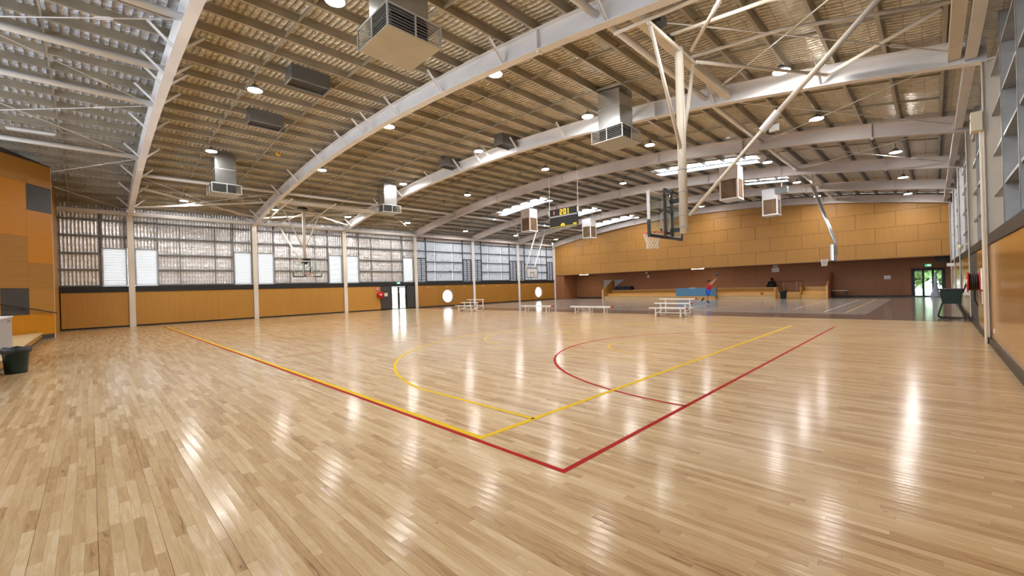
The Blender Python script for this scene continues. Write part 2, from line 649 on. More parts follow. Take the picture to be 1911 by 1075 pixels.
# ---------------------------------------------------------------- floor
NX0, NX1, NY0, NY1 = -9.0, 0.88, -1.518, 5.61      # region with built boards
floor = thing('floor', 'glossy maple strip floor with painted court lines', 'floor', kind='structure')
f = MB()
f.box(XL - 0.4, NX0, YN, YB, -0.2, 0)
f.box(NX1, XR + 0.5, YN, YB, -0.2, 0)
f.box(NX0, NX1, YN, NY0, -0.2, 0)
f.box(NX0, NX1, NY1, YB, -0.2, 0)
TF = timber_mat('timber_far', 'far')
f.build('timber_surface', TF, floor)
g = MB()
g.box(NX0, NX1, NY0, NY1, -0.2, -0.014)
g.build('underlay', mat('joint_dark', (0.10, 0.06, 0.03), 0.7), floor)
W = 0.066
boards = []
y = NY0
while y < NY1 - 1e-3:
    x = NX0
    first = True
    while x < NX1 - 1e-6:
        L = random.choice((0.45, 0.6, 0.8, 0.95, 1.1, 1.3)) * random.uniform(0.85, 1.1)
        if first:
            L *= random.random() * 0.9 + 0.1
            first = False
        x1 = min(NX1, x + L)
        if NX1 - x1 < 0.15:
            x1 = NX1
        boards.append((x, x1, y + (0.0016 if round(y / W) % 5 == 0 else 0.0), y + W))
        x = x1
    y += W


def board_size(b):
    c = Vector(((b[0] + b[1]) / 2, (b[2] + b[3]) / 2, -1.713))
    z = c.dot(fw)
    if z < 0.9:
        return 0
    u, v = c.dot(rr) / z * FPX, -c.dot(uu) / z * FPX
    if abs(u) > 1020 or abs(v) > 600:
        return 0
    return (b[1] - b[0]) / z ** 3


boards.sort(key=board_size, reverse=True)
TO = timber_mat('timber_board', 'obj')
TA = timber_mat('timber_board_field', 'attr')
ub = MB().box(-0.5, 0.5, -0.5, 0.5, -1, 0).mesh('board', TO)
G = 0.0007
for i, (a, b, c, d) in enumerate(boards[:300]):
    o = link('plank', ub, floor)
    o.location = ((a + b) / 2, (c + d) / 2, random.uniform(-0.0003, 0.0002))
    o.scale = (b - a - G, d - c - G, 0.013)
me = bpy.data.meshes.new('planks')
vs, fs, ti = [], [], []
for (a, b, c, d) in boards[300:]:
    t = random.random() * 0.98 + 0.02
    i = len(vs)
    a += G / 2; b -= G / 2; c += G / 2; d -= G / 2
    vs += [(a, c, -0.013), (b, c, -0.013), (b, d, -0.013), (a, d, -0.013), (a, c, 0), (b, c, 0), (b, d, 0), (a, d, 0)]
    fs += [(i + 4, i + 5, i + 6, i + 7), (i, i + 1, i + 5, i + 4), (i + 1, i + 2, i + 6, i + 5), (i + 2, i + 3, i + 7, i + 6), (i + 3, i, i + 4, i + 7)]
    ti += [t] * 5
me.from_pydata(vs, [], fs)
at = me.attributes.new('tint', 'FLOAT', 'FACE')
at.data.foreach_set('value', ti)
me.materials.append(TA)
o = link('planks', me, floor)
o['kind'] = 'stuff'

# court lines painted on the timber (netball red, basketball yellow)
XRR, Y1C = -2.446, 3.05
XYB = XRR - 1.25
LW = 0.06
ZL = 0.0016


def strip(name, pts, w, m, parent, z=ZL, label=None):
    """flat painted line through 2-D points with mitred joints"""
    vs, fs = [], []
    n = len(pts)
    for k, p in enumerate(pts):
        p = Vector(p)
        if k == 0:
            d = Vector(pts[1]) - p
            nrm = Vector((-d.y, d.x)).normalized()
            sc2 = 1
        elif k == n - 1:
            d = p - Vector(pts[k - 1])
            nrm = Vector((-d.y, d.x)).normalized()
            sc2 = 1
        else:
            d1 = (p - Vector(pts[k - 1])).normalized()
            d2 = (Vector(pts[k + 1]) - p).normalized()
            n1, n2 = Vector((-d1.y, d1.x)), Vector((-d2.y, d2.x))
            nrm = (n1 + n2).normalized()
            sc2 = 1 / max(0.3, nrm.dot(n1))
        a, b = p + nrm * w / 2 * sc2, p - nrm * w / 2 * sc2
        for q in (a, b):
            vs.append((q.x, q.y, z))
    for k in range(n - 1):
        fs.append((2 * k, 2 * k + 2, 2 * k + 3, 2 * k + 1))
    me = bpy.data.meshes.new(name)
    me.from_pydata(vs, [], fs)
    me.materials.append(m)
    return link(name, me, parent, label)


def arc(cx, cy, r, a0, a1, n=48):
    return [(cx + r * math.cos(R(a0 + (a1 - a0) * k / n)), cy + r * math.sin(R(a0 + (a1 - a0) * k / n))) for k in range(n + 1)]


YE = Y1C + 15.2
YMID = Y1C + 7.625
XEND = XRR - 30.5
strip('red_court_line', [(XEND, Y1C), (XRR, Y1C), (XRR, YE)], LW, REDLINE, floor, label='red boundary line of the netball court')
strip('red_third_line', [(XRR - 10.17, Y1C + 0.03), (XRR - 10.17, YE)], 0.04, REDLINE, floor, label='thin red third line')
strip('red_goal_circle', arc(XRR, YMID, 4.9, 90, 270), LW, REDLINE, floor, label='red goal circle')
strip('yellow_sideline', [(XEND + 1.25, Y1C + 0.075), (XYB, Y1C + 0.075), (XYB, YE - 0.1)], 0.075, YELLINE, floor, label='yellow basketball boundary line', z=0.0022)
RXB = XYB - 1.575
ys = 6.65
dx = math.sqrt(6.75 ** 2 - ys ** 2)
aa = math.degrees(math.acos(-dx / 6.75)) if dx < 6.75 else 100
a_far = 180 - math.degrees(math.asin(ys / 6.75))
three = [(XYB, YMID - ys)] + arc(RXB, YMID, 6.75, -a_far, -(360 - a_far), 60) + [(XYB, YMID + ys)]
strip('yellow_three_point_line', three, LW, YELLINE, floor, label='yellow three-point line', z=0.0022)
strip('yellow_key', [(XYB, YMID - 2.45), (XYB - 5.8, YMID - 2.45), (XYB - 5.8, YMID + 2.45), (XYB, YMID + 2.45)], 0.035, FAINTYEL, floor, label='pale yellow key rectangle', z=0.0020)
strip('yellow_free_throw_arc', arc(XYB - 5.8, YMID, 1.8, 90, 270, 30), 0.05, YELLINE, floor, label='yellow free-throw half circle', z=0.0022)
strip('yellow_no_charge_arc', arc(RXB, YMID, 1.25, 90, 270, 20), 0.05, YELLINE, floor, label='yellow no-charge half circle', z=0.0022)
strip('red_centre_circle', arc(XRR - 15.25, YMID, 0.45, 0, 360, 24), LW, REDLINE, floor)

# rubber floor of the far court
floor2 = thing('floor', 'dark brown rubber floor of the far court', 'floor', kind='structure')
MB().box(XL - 0.4, XR + 0.5, YB, YW + 0.2, -0.2, -0.001).build('rubber_surface', court2_mat(), floor2)
MB().box(-33.0, -2.15, 24.6, 42.2, -0.0005, 0.0012).build('court_area', mat('rubber_grey', (0.36, 0.33, 0.305), 0.13, spec=0.5, noise=0.04, nscale=(0.5, 0.5, 1)), floor2, label='lighter grey-brown court area')
for nm, pts, m in (('pale_court_line', [(-31.0, 25.6), (-3.0, 25.6), (-3.0, 41.0), (-31.0, 41.0), (-31.0, 25.6)], FAINTYEL),
                   ('white_court_line', [(-3.9, 26.1), (-3.9, 40.4)], WHITELINE),
                   ('pale_court_line', [(-5.6, 28), (-5.6, 38.5)], WHITELINE),
                   ('pale_court_line', [(-9.6, 26), (-9.6, 40.5)], WHITELINE),
                   ('pale_court_line', [(-11.8, 25.6), (-11.8, 41)], FAINTYEL),
                   ('pale_court_line', [(-17.1, 25.6), (-17.1, 41)], FAINTYEL)):
    strip(nm, pts, 0.06, m, floor2, z=0.0022)

# ---------------------------------------------------------------- portal frames
for k, yf in enumerate(YF):
    lab = 'cream steel portal frame with curved rafter, %s from the camera end' % ORD[k]
    pf = thing('portal_frame_beam', lab, 'portal frame', (XL, yf, 0), kind='structure')
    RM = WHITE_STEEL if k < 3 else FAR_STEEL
    # rafter: curved I-section
    n = 30
    xs = [XL - 0.1 + (XR - XL + 0.2) * i / n for i in range(n + 1)]
    m = MB()
    def sweep(y0, y1, za, zb):
        i0 = len(m.v)
        for x in xs:
            z = rz(x)
            m.v.extend([(x, y0, z + za), (x, y1, z + za), (x, y1, z + zb), (x, y0, z + zb)])
        for i in range(n):
            for j in range(4):
                m.f.append((i0 + 4 * i + j, i0 + 4 * i + (j + 1) % 4, i0 + 4 * i + 4 + (j + 1) % 4, i0 + 4 * i + 4 + j))
        m.f.append((i0, i0 + 1, i0 + 2, i0 + 3))
        e = i0 + 4 * n
        m.f.append((e, e + 3, e + 2, e + 1))
    sweep(yf - FLW / 2, yf + FLW / 2, 0, 0.025)
    sweep(yf - 0.012, yf + 0.012, 0.025, RD - 0.025)
    sweep(yf - FLW / 2, yf + FLW / 2, RD - 0.025, RD)
    m.build('rafter', RM, pf)
    for sx, xc in ((1, XL), (-1, XR)):
        c = MB()
        zt = rz(xc) + 0.02
        cw = 0.3 if sx > 0 else 0.16
        c.box(xc, xc - sx * 0.02, yf - cw / 2, yf + cw / 2, 0, zt)
        c.box(xc - sx * 0.34, xc - sx * 0.36, yf - cw / 2, yf + cw / 2, 0, zt + 0.4)
        c.box(xc - sx * 0.02, xc - sx * 0.34, yf - 0.012, yf + 0.012, 0, zt)
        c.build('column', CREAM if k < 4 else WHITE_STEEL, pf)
        b = MB()
        b.box(xc - sx * 0.0, xc - sx * 0.36, yf - cw / 2, yf + cw / 2, zt + 0.0, zt + 0.03)
        b.build('knee_plate', RM, pf)
    # fly braces down from the purlins, stiffeners at the splices
    if k < 3:
        fx = [-33.6, -31.2, -28.6, -25.6, -22.0, -19.1, -17.3, -16.5, -14.5, -11.6, -8.6, -5.2, -2.2]
        for x in fx:
            for s in (-1, 1):
                b = MB()
                b.bar((x, yf + s * 0.06, rz(x) + 0.05), (x - 0.02, yf + s * 0.62, rz(x) + RD + 0.04), 0.085, 0.012, up=(0, -s, 1))
                b.bar((x - 0.02, yf + s * 0.06, rz(x) + 0.05), (x - 0.04, yf + s * 0.62, rz(x) + RD + 0.04), 0.012, 0.085, up=(0, -s, 1))
                b.build('fly_brace', WHITE_STEEL, pf)
    sx_ = [-27.0, -7.3] if k < 3 else [-29.5, -23.5, -17.2, -10.5, -6.3, -1.6]
    for x in sx_:
        b = MB()
        for s in (-1, 1):
            b.hexa([(x - 0.006, yf + s * 0.012, rz(x) + 0.025), (x + 0.006, yf + s * 0.012, rz(x) + 0.025), (x + 0.006, yf + s * 0.11, rz(x) + 0.025), (x - 0.006, yf + s * 0.11, rz(x) + 0.025),
                    (x - 0.006, yf + s * 0.012, rz(x) + RD - 0.025), (x + 0.006, yf + s * 0.012, rz(x) + RD - 0.025), (x + 0.006, yf + s * 0.11, rz(x) + RD - 0.025), (x - 0.006, yf + s * 0.11, rz(x) + RD - 0.025)])
        b.box(x - 0.035, x + 0.035, yf - 0.09, yf + 0.09, rz(x) - 0.05, rz(x))
        b.build('splice_stiffener', RM, pf)

# ---------------------------------------------------------------- ceiling
ceil_ = thing('ceiling', 'curved roof of galvanised purlins and reflective insulation', 'ceiling', kind='structure')
YE_ = [YN] + YF + [YW + 0.2]
PX = [XL - 0.05 + 0.25 + 1.105 * i for i in range(33)]
pm = MB()
pm.box(-0.0015, 0.0015, 0, 1, 0, 0.2)
pm.box(-0.075, 0.0, 0, 1, 0.0, 0.003)
pm.box(0.0, 0.075, 0, 1, 0.197, 0.2)
pm.box(-0.078, -0.075, 0, 1, 0.0, 0.02)
purl = pm.mesh('purlin', PURLIN)
pm = MB()
pm.box(-0.004, 0.004, 0, 1, 0, 0.2)
pm.box(-0.085, 0.0, 0, 1, 0.0, 0.005)
pm.box(0.0, 0.085, 0, 1, 0.195, 0.2)
purl2 = pm.mesh('purlin', mat('purlin_dark', (0.30, 0.285, 0.26), 0.55, metal=0.2, noise=0.2, nscale=(1, 1, 1)))
SKY = [(-12.9, -6.9, 26.6, 27.5), (-28.2, -22.9, 26.6, 27.5), (-9.6, -6.9, 33.6, 34.4), (-28.2, -22.9, 34.1, 35.0), (-28.2, -22.9, 41.2, 42.1)]
for b_ in range(len(YE_) - 1):
    ya, yb = YE_[b_], YE_[b_ + 1]
    for x in PX:
        cut = [s for s in SKY if s[0] - .2 < x < s[1] + .2 and s[2] >= ya and s[3] <= yb]
        for y0, y1 in (((ya, cut[0][2] - .12), (cut[0][3] + .12, yb)) if cut else ((ya, yb),)):
            o = link('purlin', purl if b_ < 4 else purl2, ceil_)
            o.location = (x, y0, rz(x) + RD + 0.001)
            o.scale = (1, y1 - y0, 1)
            o.rotation_euler = (0, -math.atan(rs(x)), 0)
    # insulation sheet with a slight sag between the purlins; openings for the skylights
    xs = sorted(set([XL - 0.5, XR + 0.5] + [PX[0] + 1.105 / 4 * i for i in range(32 * 4 + 1)] + [v for s in SKY for v in s[:2] if s[2] >= ya and s[3] <= yb]))
    ysl = sorted(set([ya + (yb - ya) * i / 8 for i in range(9)] + [v for s in SKY for v in s[2:] if s[2] >= ya and s[3] <= yb]))
    vs, fs = [], []
    for x in xs:
        t = ((x - PX[0]) / 1.105) % 1.0
        sag = 0.035 * math.sin(math.pi * t) ** 2
        for yy in ysl:
            vs.append((x, yy, rz(x) + RD + 0.205 - sag))
    ny = len(ysl)
    for i in range(len(xs) - 1):
        for j in range(ny - 1):
            cx, cy = (xs[i] + xs[i + 1]) / 2, (ysl[j] + ysl[j + 1]) / 2
            if any(s[0] < cx < s[1] and s[2] < cy < s[3] for s in SKY):
                continue
            fs.append((i * ny + j, i * ny + j + 1, (i + 1) * ny + j + 1, (i + 1) * ny + j))
    me = bpy.data.meshes.new('insulation_sheet')
    me.from_pydata(vs, [], fs)
    me.materials.append(FOIL_DAYLIT if b_ == 0 else (FOIL if b_ < 4 else DULL_ROOF))
    me.shade_smooth()
    o = link('insulation_sheet', me, ceil_)
    # bridging rows across the purlins
    for t in ((0.33, 0.67) if b_ < 4 else (0.5,)):
        yy = ya + (yb - ya) * t
        m = MB()
        for i in range(32):
            x0, x1 = PX[i] + 0.01, PX[i + 1] - 0.01
            m.bar((x0, yy, rz(x0) + RD + 0.06), (x1, yy, rz(x1) + RD + 0.06), 0.04, 0.07)
        m.build('bridging_row', PURLIN, ceil_)

for i, (x0, x1, y0, y1) in enumerate(SKY):
    s = thing('skylight', None, None, (x0, y0, rz(x0) + RD + 0.2), kind='structure')
    tag(s, 'bright white skylight strip in the far roof, %s of five' % ORD[i], 'skylight')
    n = 8
    m = MB()
    fr = MB()
    for j in range(n):
        a, b = x0 + (x1 - x0) * j / n, x0 + (x1 - x0) * (j + 1) / n
        za, zb = rz(a) + RD - 0.03, rz(b) + RD - 0.03
        m.hexa([(a, y0, za), (b, y0, zb), (b, y1, zb), (a, y1, za), (a, y0, za + .004), (b, y0, zb + .004), (b, y1, zb + .004), (a, y1, za + .004)])
        for yy in (y0, y1):
            fr.bar((a, yy, za - 0.02), (b, yy, zb - 0.02), 0.03, 0.05)
    m.build('pane', SKYLIGHT, s)
    fr.build('edge_trim', GALV, s)

# roof struts between the frames
def strut(name, lab, pts, r, m=WHITE_STEEL, n=10, cat='strut'):
    o = MB().tube(pts, r, n).build(name, m, None, True)
    return tag(o, lab, cat, kind='structure')


def hz(x, off=0.3):
    return rz(x) + off


for k in range(6):
    ya, yb = YF[k] + 0.02, YF[k + 1] - 0.02
    for nm, x in (('near the left wall', -28.8), ('near the right wall', -5.5)):
        strut('roof_strut_beam', 'round cream roof strut %s in the %s bay' % (nm, ORD[k + 1]), [(x, ya, hz(x)), (x, yb, hz(x))], 0.085)
    for nm, x, zz in (('left', XL + 0.02, 6.98), ('right', XR - 0.16, 7.02)):
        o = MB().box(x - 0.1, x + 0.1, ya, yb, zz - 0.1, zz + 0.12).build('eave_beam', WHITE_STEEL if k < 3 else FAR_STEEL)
        tag(o, 'cream eave beam along the %s wall, %s bay' % (nm, ORD[k + 1]), 'beam', kind='structure')
for x, q in ((-13.2, 'first'), (-16.8, 'second'), (-20.0, 'third'), (-26.4, 'fourth')):
    strut('roof_strut_beam', 'white roof strut over the near bay, %s up from the camera' % q, [(x, YN, hz(x, 0.34)), (x, YF[0] - 0.02, hz(x, 0.34))], 0.1, WHITE)
o = MB().box(XL - 0.08, XL + 0.12, YN, YF[0] - 0.02, 6.88, 7.1).build('eave_beam', WHITE_STEEL)
tag(o, 'cream eave beam in the bay beside the orange panels', 'beam', kind='structure')

# tension rods: crossed pairs with turnbuckles
rods = [((-13.2, YN, 9), (-20.0, 1.8, 9), 'near bay long rod above the bin'), ((-20.0, YN, 9), (-13.2, 1.8, 9), 'near bay rod meeting the upper strut'),
        ((-20.0, -4.5, 9), (-26.4, 1.8, 9), 'near bay rod towards the lower strut'), ((-26.4, YN, 9), (-20.0, 1.8, 9), 'near bay rod crossing the middle strut'),
        ((-34.8, YN, 9), (-26.4, 1.8, 9), 'near bay rod above the orange panels'), ((-34.9, 1.8, 9), (-26.6, YN, 9), 'near bay rod by the eave'),
        ((-28.9, 1.9, 9), (-34.8, 8.5, 9), 'rod below the second bay roof'), ((-34.8, 1.9, 9), (-28.9, 8.5, 9), 'rod crossing the second bay eave'),
        ((-28.9, 8.7, 9), (-34.8, 15.2, 9), 'rod behind the far left backboard'), ((-34.8, 8.7, 9), (-28.9, 15.2, 9), 'rod crossing above the far left backboard'),
        ((-28.9, 15.4, 9), (-34.8, 22.1, 9), 'rod above the glass exit doors'), ((-34.8, 15.4, 9), (-28.9, 22.1, 9), 'rod crossing above the fire hose reel'),
        ((-28.9, 29.6, 9), (-34.8, 36.4, 9), 'rod in the roof above the white backboard'), ((-34.8, 29.6, 9), (-28.9, 36.4, 9), 'rod crossing above the white backboard'),
        ((-5.4, 8.7, 9), (0.6, 15.2, 9), 'rod over the near hoop to the right eave'), ((0.6, 8.7, 9), (-5.4, 15.2, 9), 'rod over the near hoop from the right eave'),
        ((-5.4, 15.4, 9), (0.6, 22.1, 9), 'rod beyond the near hoop to the right eave'), ((0.6, 15.4, 9), (-5.4, 22.1, 9), 'rod beyond the near hoop from the right eave'),
        ((-5.4, 22.4, 9), (0.6, 29.3, 9), 'rod over the rubber floor to the right eave'), ((0.6, 22.4, 9), (-5.4, 29.3, 9), 'rod over the rubber floor from the right eave')]
for a, b, lab in rods:
    pa, pb = Vector((a[0], a[1], hz(a[0], 0.28))), Vector((b[0], b[1], hz(b[0], 0.28)))
    t = thing('tension_rod', 'thin steel ' + lab, 'rod', pa, kind='structure')
    MB().tube([pa, pb], 0.016, 6).build('rod', WHITE_STEEL, t, True)
    d = (pb - pa).normalized()
    c = pa + (pb - pa) * 0.82
    m = MB()
    sd = d.cross(Vector((0, 0, 1))).normalized() * 0.045
    m.tube([c - d * .22, c - d * .16 + sd, c + d * .16 + sd, c + d * .22], 0.014, 5)
    m.tube([c - d * .22, c - d * .16 - sd, c + d * .16 - sd, c + d * .22], 0.014, 5)
    m.build('turnbuckle', WHITE_STEEL, t, True)

# flat angle braces hanging into the knee region of the left bays
for k, (x0, y0, x1, y1, w_) in enumerate([(-30.6, 2.1, -33.9, 8.4, 'k'), (-33.9, 2.1, -30.6, 8.4, 'k'), (-30.6, 8.9, -33.9, 15.1, 'k'), (-33.9, 8.9, -30.6, 15.1, 'k')]):
    o = MB().bar((x0, y0, hz(x0, 0.2)), (x1, y1, hz(x1, 0.2)), 0.09, 0.09).build('diagonal_brace_beam', CREAM)
    tag(o, 'cream diagonal roof brace by the left eave, %s from the camera end' % ORD[k], 'brace', kind='structure')

# ---------------------------------------------------------------- left wall
ZB0, ZB1 = 2.17, 2.52          # black band
GZ = [2.56, 3.52, 4.5, 5.55, 6.52]
wl = thing('wall_left', 'left side wall of foil insulation over ochre panels', 'wall', (XL, 0, 0), kind='structure')
DOOR_L = (19.58, 21.2, 2.12)
core = MB()
XK0, XK1 = XL - 0.36, XL - 0.30
ytop = 7.75


def core_box(y0, y1, z0, z1):
    core.box(XK0, XK1, y0, y1, z0, z1)


core_box(YN, 1.6, 0, ZB1)
core_box(1.6, DOOR_L[0], 0, ZB1)
core_box(DOOR_L[0], DOOR_L[1], DOOR_L[2], ZB1)
core_box(DOOR_L[1], 25.1, 0, ZB1)
core_box(25.1, 26.8, 0, 0.2); core_box(25.1, 26.8, 1.85, ZB1)
core_box(26.8, 39.2, 0, ZB1)
core_box(39.2, 40.9, 0, 0.2); core_box(39.2, 40.9, 1.85, ZB1)
core_box(40.9, YW + 0.2, 0, ZB1)
core.build('wall_core', DARKGREY, wl)
MB().box(XL - 0.30, XL - 0.02, YN, YF[6] + 0.2, ZB0, ZB1).build('black_band', BLACK, wl, label='black horizontal band above the panels')
sk = MB()
sk.box(XL - 0.28, XL - 0.06, -1.25, DOOR_L[0] - 0.02, 0, 0.09)
sk.box(XL - 0.28, XL - 0.06, DOOR_L[1] + 0.02, YF[6], 0, 0.09)
o = sk.build('baseboard_left', SKIRT)
tag(o, 'black skirting along the left wall', 'baseboard', kind='structure')


def yz_panel(x0, x1, y0, y1, z0, z1):
    return MB().box(x0, x1, y0, y1, z0, z1)


def hole_panel(x0, x1, y0, y1, z0, z1, cy, cz, r, n=32):
    m = MB()
    pts, out = [], []
    for j in range(n):
        t = 2 * math.pi * (j + 0.5) / n
        c, s = math.cos(t), math.sin(t)
        pts.append((cy + r * c, cz + r * s))
        k = min(((y1 - cy) / c if c > 0 else (y0 - cy) / c) if abs(c) > 1e-6 else 1e9, ((z1 - cz) / s if s > 0 else (z0 - cz) / s) if abs(s) > 1e-6 else 1e9)
        out.append((cy + k * c, cz + k * s))
    for xx in (x0, x1):
        for p in pts + out:
            m.v.append((xx, p[0], p[1]))
    for j in range(n):
        k = (j + 1) % n
        m.f += [(j, k, n + k, n + j), (2 * n + j, 3 * n + j, 3 * n + k, 2 * n + k), (j, 2 * n + j, 2 * n + k, k), (n + j, n + k, 3 * n + k, 3 * n + j)]
    # corners
    for (yy, zz) in ((y0, z0), (y0, z1), (y1, z0), (y1, z1)):
        best = sorted(range(n), key=lambda j: (out[j][0] - yy) ** 2 + (out[j][1] - zz) ** 2)[:2]
        for off, xx in ((n, x0), (3 * n, x1)):
            i = len(m.v)
            m.v.append((xx, yy, zz))
            m.f.append((off + best[0], off + best[1], i))
    return m


PXF, PXB = XL - 0.06, XL - 0.29     # wainscot panels
segs = [(-1.2, 1.7), (2.0, 8.48), (8.78, 15.18), (15.48, 18.5)]
for a, b in segs:
    n = max(1, round((b - a) / 2.2))
    for i in range(n):
        yz_panel(PXF, PXB, a + (b - a) * i / n + 0.003, a + (b - a) * (i + 1) / n - 0.003, 0.1, ZB0 - 0.01).build('wall_panel', OCHRE, wl)
for a, b in ((18.52, DOOR_L[0] - 0.06), (DOOR_L[1] + 0.06, 22.1)):
    yz_panel(PXF, PXB, a, b, 0.02, ZB0 - 0.01).build('charcoal_panel', DARKGREY, wl, label='charcoal panel beside the exit doors')
yz_panel(PXF, PXB, DOOR_L[0] - 0.05, DOOR_L[1] + 0.05, DOOR_L[2] + 0.06, ZB0 - 0.01).build('charcoal_panel', DARKGREY, wl)
OCHRE2 = ply_mat('ochre_ply_court', (0.40, 0.18, 0.03), 0.35, 0.4)
for a, b in ((22.42, 29.33), (29.63, 36.35), (36.65, 43.25)):
    n = 3
    for i in range(n):
        y0, y1 = a + (b - a) * i / n + 0.003, a + (b - a) * (i + 1) / n - 0.003
        hc = [c for c in (25.95, 40.05) if y0 < c < y1]
        if hc:
            hole_panel(PXF, PXB, y0, y1, 0.1, ZB0 - 0.01, hc[0], 1.02, 0.64).build('wall_panel', OCHRE2, wl)
        else:
            yz_panel(PXF, PXB, y0, y1, 0.1, ZB0 - 0.01).build('wall_panel', OCHRE2, wl)
        # small pale ledge strips under the band
        MB().box(PXF, PXF + 0.03, y0 + 0.9, y0 + 1.35, 1.97, 2.01).build('ledge_strip', PALEWOOD, wl)

WN = [0]


def window(lab, cat='window'):
    WN[0] += 1
    return thing('window_%d' % WN[0], lab, cat, kind='structure')


for c, lab in ((25.95, 'round bright window in the ochre panel near the glass exit doors'), (40.05, 'round bright window in the ochre panel near the far corner')):
    w_ = window(lab)
    m = MB()
    m.lathe((XL - 0.2, c, 1.02), [(0.63, 0), (0.63, 0.02)], 32, 'x')
    m.build('pane', FROST, w_)
    MB().ring((XL - 0.06, c, 1.02), 0.655, 0.03, 32, 8, 'x').build('frame', GREY, w_, True)


def louvre(y0, y1, lab, far=False):
    w_ = window(lab, 'louvre window')
    z0, z1 = 2.58, 4.80
    x0, x1 = XL - 0.34, XL - 0.2
    fr = MB()
    for yy in (y0, y1):
        fr.box(x0, x1 + 0.02, yy - 0.035, yy + 0.035, z0 - 0.04, z1 + 0.06)
    fr.box(x0, x1 + 0.02, y0, y1, z0 - 0.05, z0)
    fr.box(x0, x1 + 0.02, y0, y1, z1, z1 + 0.07)
    if far:
        fr.box(x0 + 0.04, x1, (y0 + y1) / 2 - 0.015, (y0 + y1) / 2 + 0.015, z0, z1)
    fr.build('frame', GALV if not far else DARKGREY, w_)
    sl = MB()
    n = 22 if not far else 11
    for i in range(n):
        z = z0 + (z1 - z0) * (i + 0.5) / n
        h = (z1 - z0) / n * (0.5 if not far else 0.5)
        sl.hexa([(x0 + 0.03, y0 + 0.03, z - h + 0.0), (x0 + 0.034, y0 + 0.03, z - h), (x0 + 0.034, y1 - 0.03, z - h), (x0 + 0.03, y1 - 0.03, z - h),
                 (x0 + 0.09, y0 + 0.03, z + h), (x0 + 0.094, y0 + 0.03, z + h), (x0 + 0.094, y1 - 0.03, z + h), (x0 + 0.09, y1 - 0.03, z + h)])
    sl.build('slats', LOUVRE if not far else SHEET, w_)
    jb = MB()
    for i in range(n + 1):
        z = z0 + (z1 - z0) * i / n
        jb.box(x0 + 0.095, x0 + 0.105, y0 + 0.03, y1 - 0.03, z - (0.011 if not far else 0.03), z + (0.011 if not far else 0.03))
    jb.build('joint_shadow_bars', GREY if not far else DARKGREY, w_)  # near louvres: grey bars stand for slat shadow lines; far: dark joint bars
    return w_


lou = []
for k, yf in enumerate(YF):
    for s in (-1, 1):
        if k == 6 and s > 0:
            continue
        a, b = (yf - 1.28, yf - 0.2) if s < 0 else (yf + 0.2, yf + 1.28)
        far = (k > 3) or (k == 3 and s > 0)
        louvre(a, b, 'white louvre window on the %s side of the %s wall column' % ('near' if s < 0 else 'far', ORD[k]), far)
        lou.append((a, b))

# foil sheets, girts and mullions above the band
for b_ in range(7):
    ya = YN if b_ == 0 else YF[b_ - 1]
    yb = YF[b_]
    la, lb = (ya + 1.28 + 0.05 if b_ else ya), yb - 1.28 - 0.05
    far = b_ >= 4
    ya2, yb2 = ya + 0.17, yb - 0.17
    GM = mat('girt_shadow_grey', (0.20, 0.20, 0.20), 0.5, metal=0.4) if not far else mat('girt_dark', (0.10, 0.11, 0.12), 0.5, metal=0.3)  # near girts darker than galvanised: their shadow lines are put into the colour
    xf = XL - 0.32
    if not far:
        m = MB()
        m.box(xf - 0.02, xf, la, lb, ZB1, ytop)
        m.box(xf - 0.02, xf, ya2 - 0.17, la, 4.87, ytop)
        m.box(xf - 0.02, xf, lb, yb2 + 0.17, 4.87, ytop)
        m.build('insulation_sheet', FOIL_WALL, wl)
    else:
        cols = [la, la + (lb - la) * 0.24, la + (lb - la) * 0.72, lb]
        for i in range(3):
            for j in range(4):
                MB().box(xf - 0.01, xf, cols[i] + 0.01, cols[i + 1] - 0.01, GZ[j] + 0.01, GZ[j + 1] - 0.01).build('translucent_panel', SHEET, wl)
        for a, b in ((ya2 - 0.17, la), (lb, yb2 + 0.17)):
            MB().box(xf - 0.01, xf, a + 0.01, b - 0.01, 4.88, 6.5).build('translucent_panel', SHEET, wl)
        MB().box(xf - 0.02, xf, ya, yb, 6.52, ytop).build('eave_sheet', mat('eave_sheet', (0.42, 0.38, 0.36), 0.6), wl)
    for j, z in enumerate(GZ):
        segs_ = [(la, lb)] if z < 4.9 else [(ya2, yb2)]
        for a, b in segs_:
            m = MB()
            m.box(xf, xf + 0.16, a, b, z - 0.002, z + 0.004)
            m.box(xf + 0.155, xf + 0.16, a, b, z - 0.045, z + 0.05)
            if far:
                m.box(xf + 0.02, xf + 0.05, a, b, z - 0.05, z + 0.05)
            m.build('girt', GM, wl)
    for yy in (la - 0.02, lb + 0.02) if b_ else (lb + 0.02,):
        MB().box(xf, xf + 0.12, yy - 0.03, yy + 0.03, ZB1, 7.0).build('mullion', GM, wl)
    for t in (0.24, 0.72) if far else (0.27, 0.74):
        yy = la + (lb - la) * t
        MB().box(xf + 0.06, xf + 0.1, yy - 0.025, yy + 0.025, ZB1, 6.5).build('sag_rail', GM, wl)

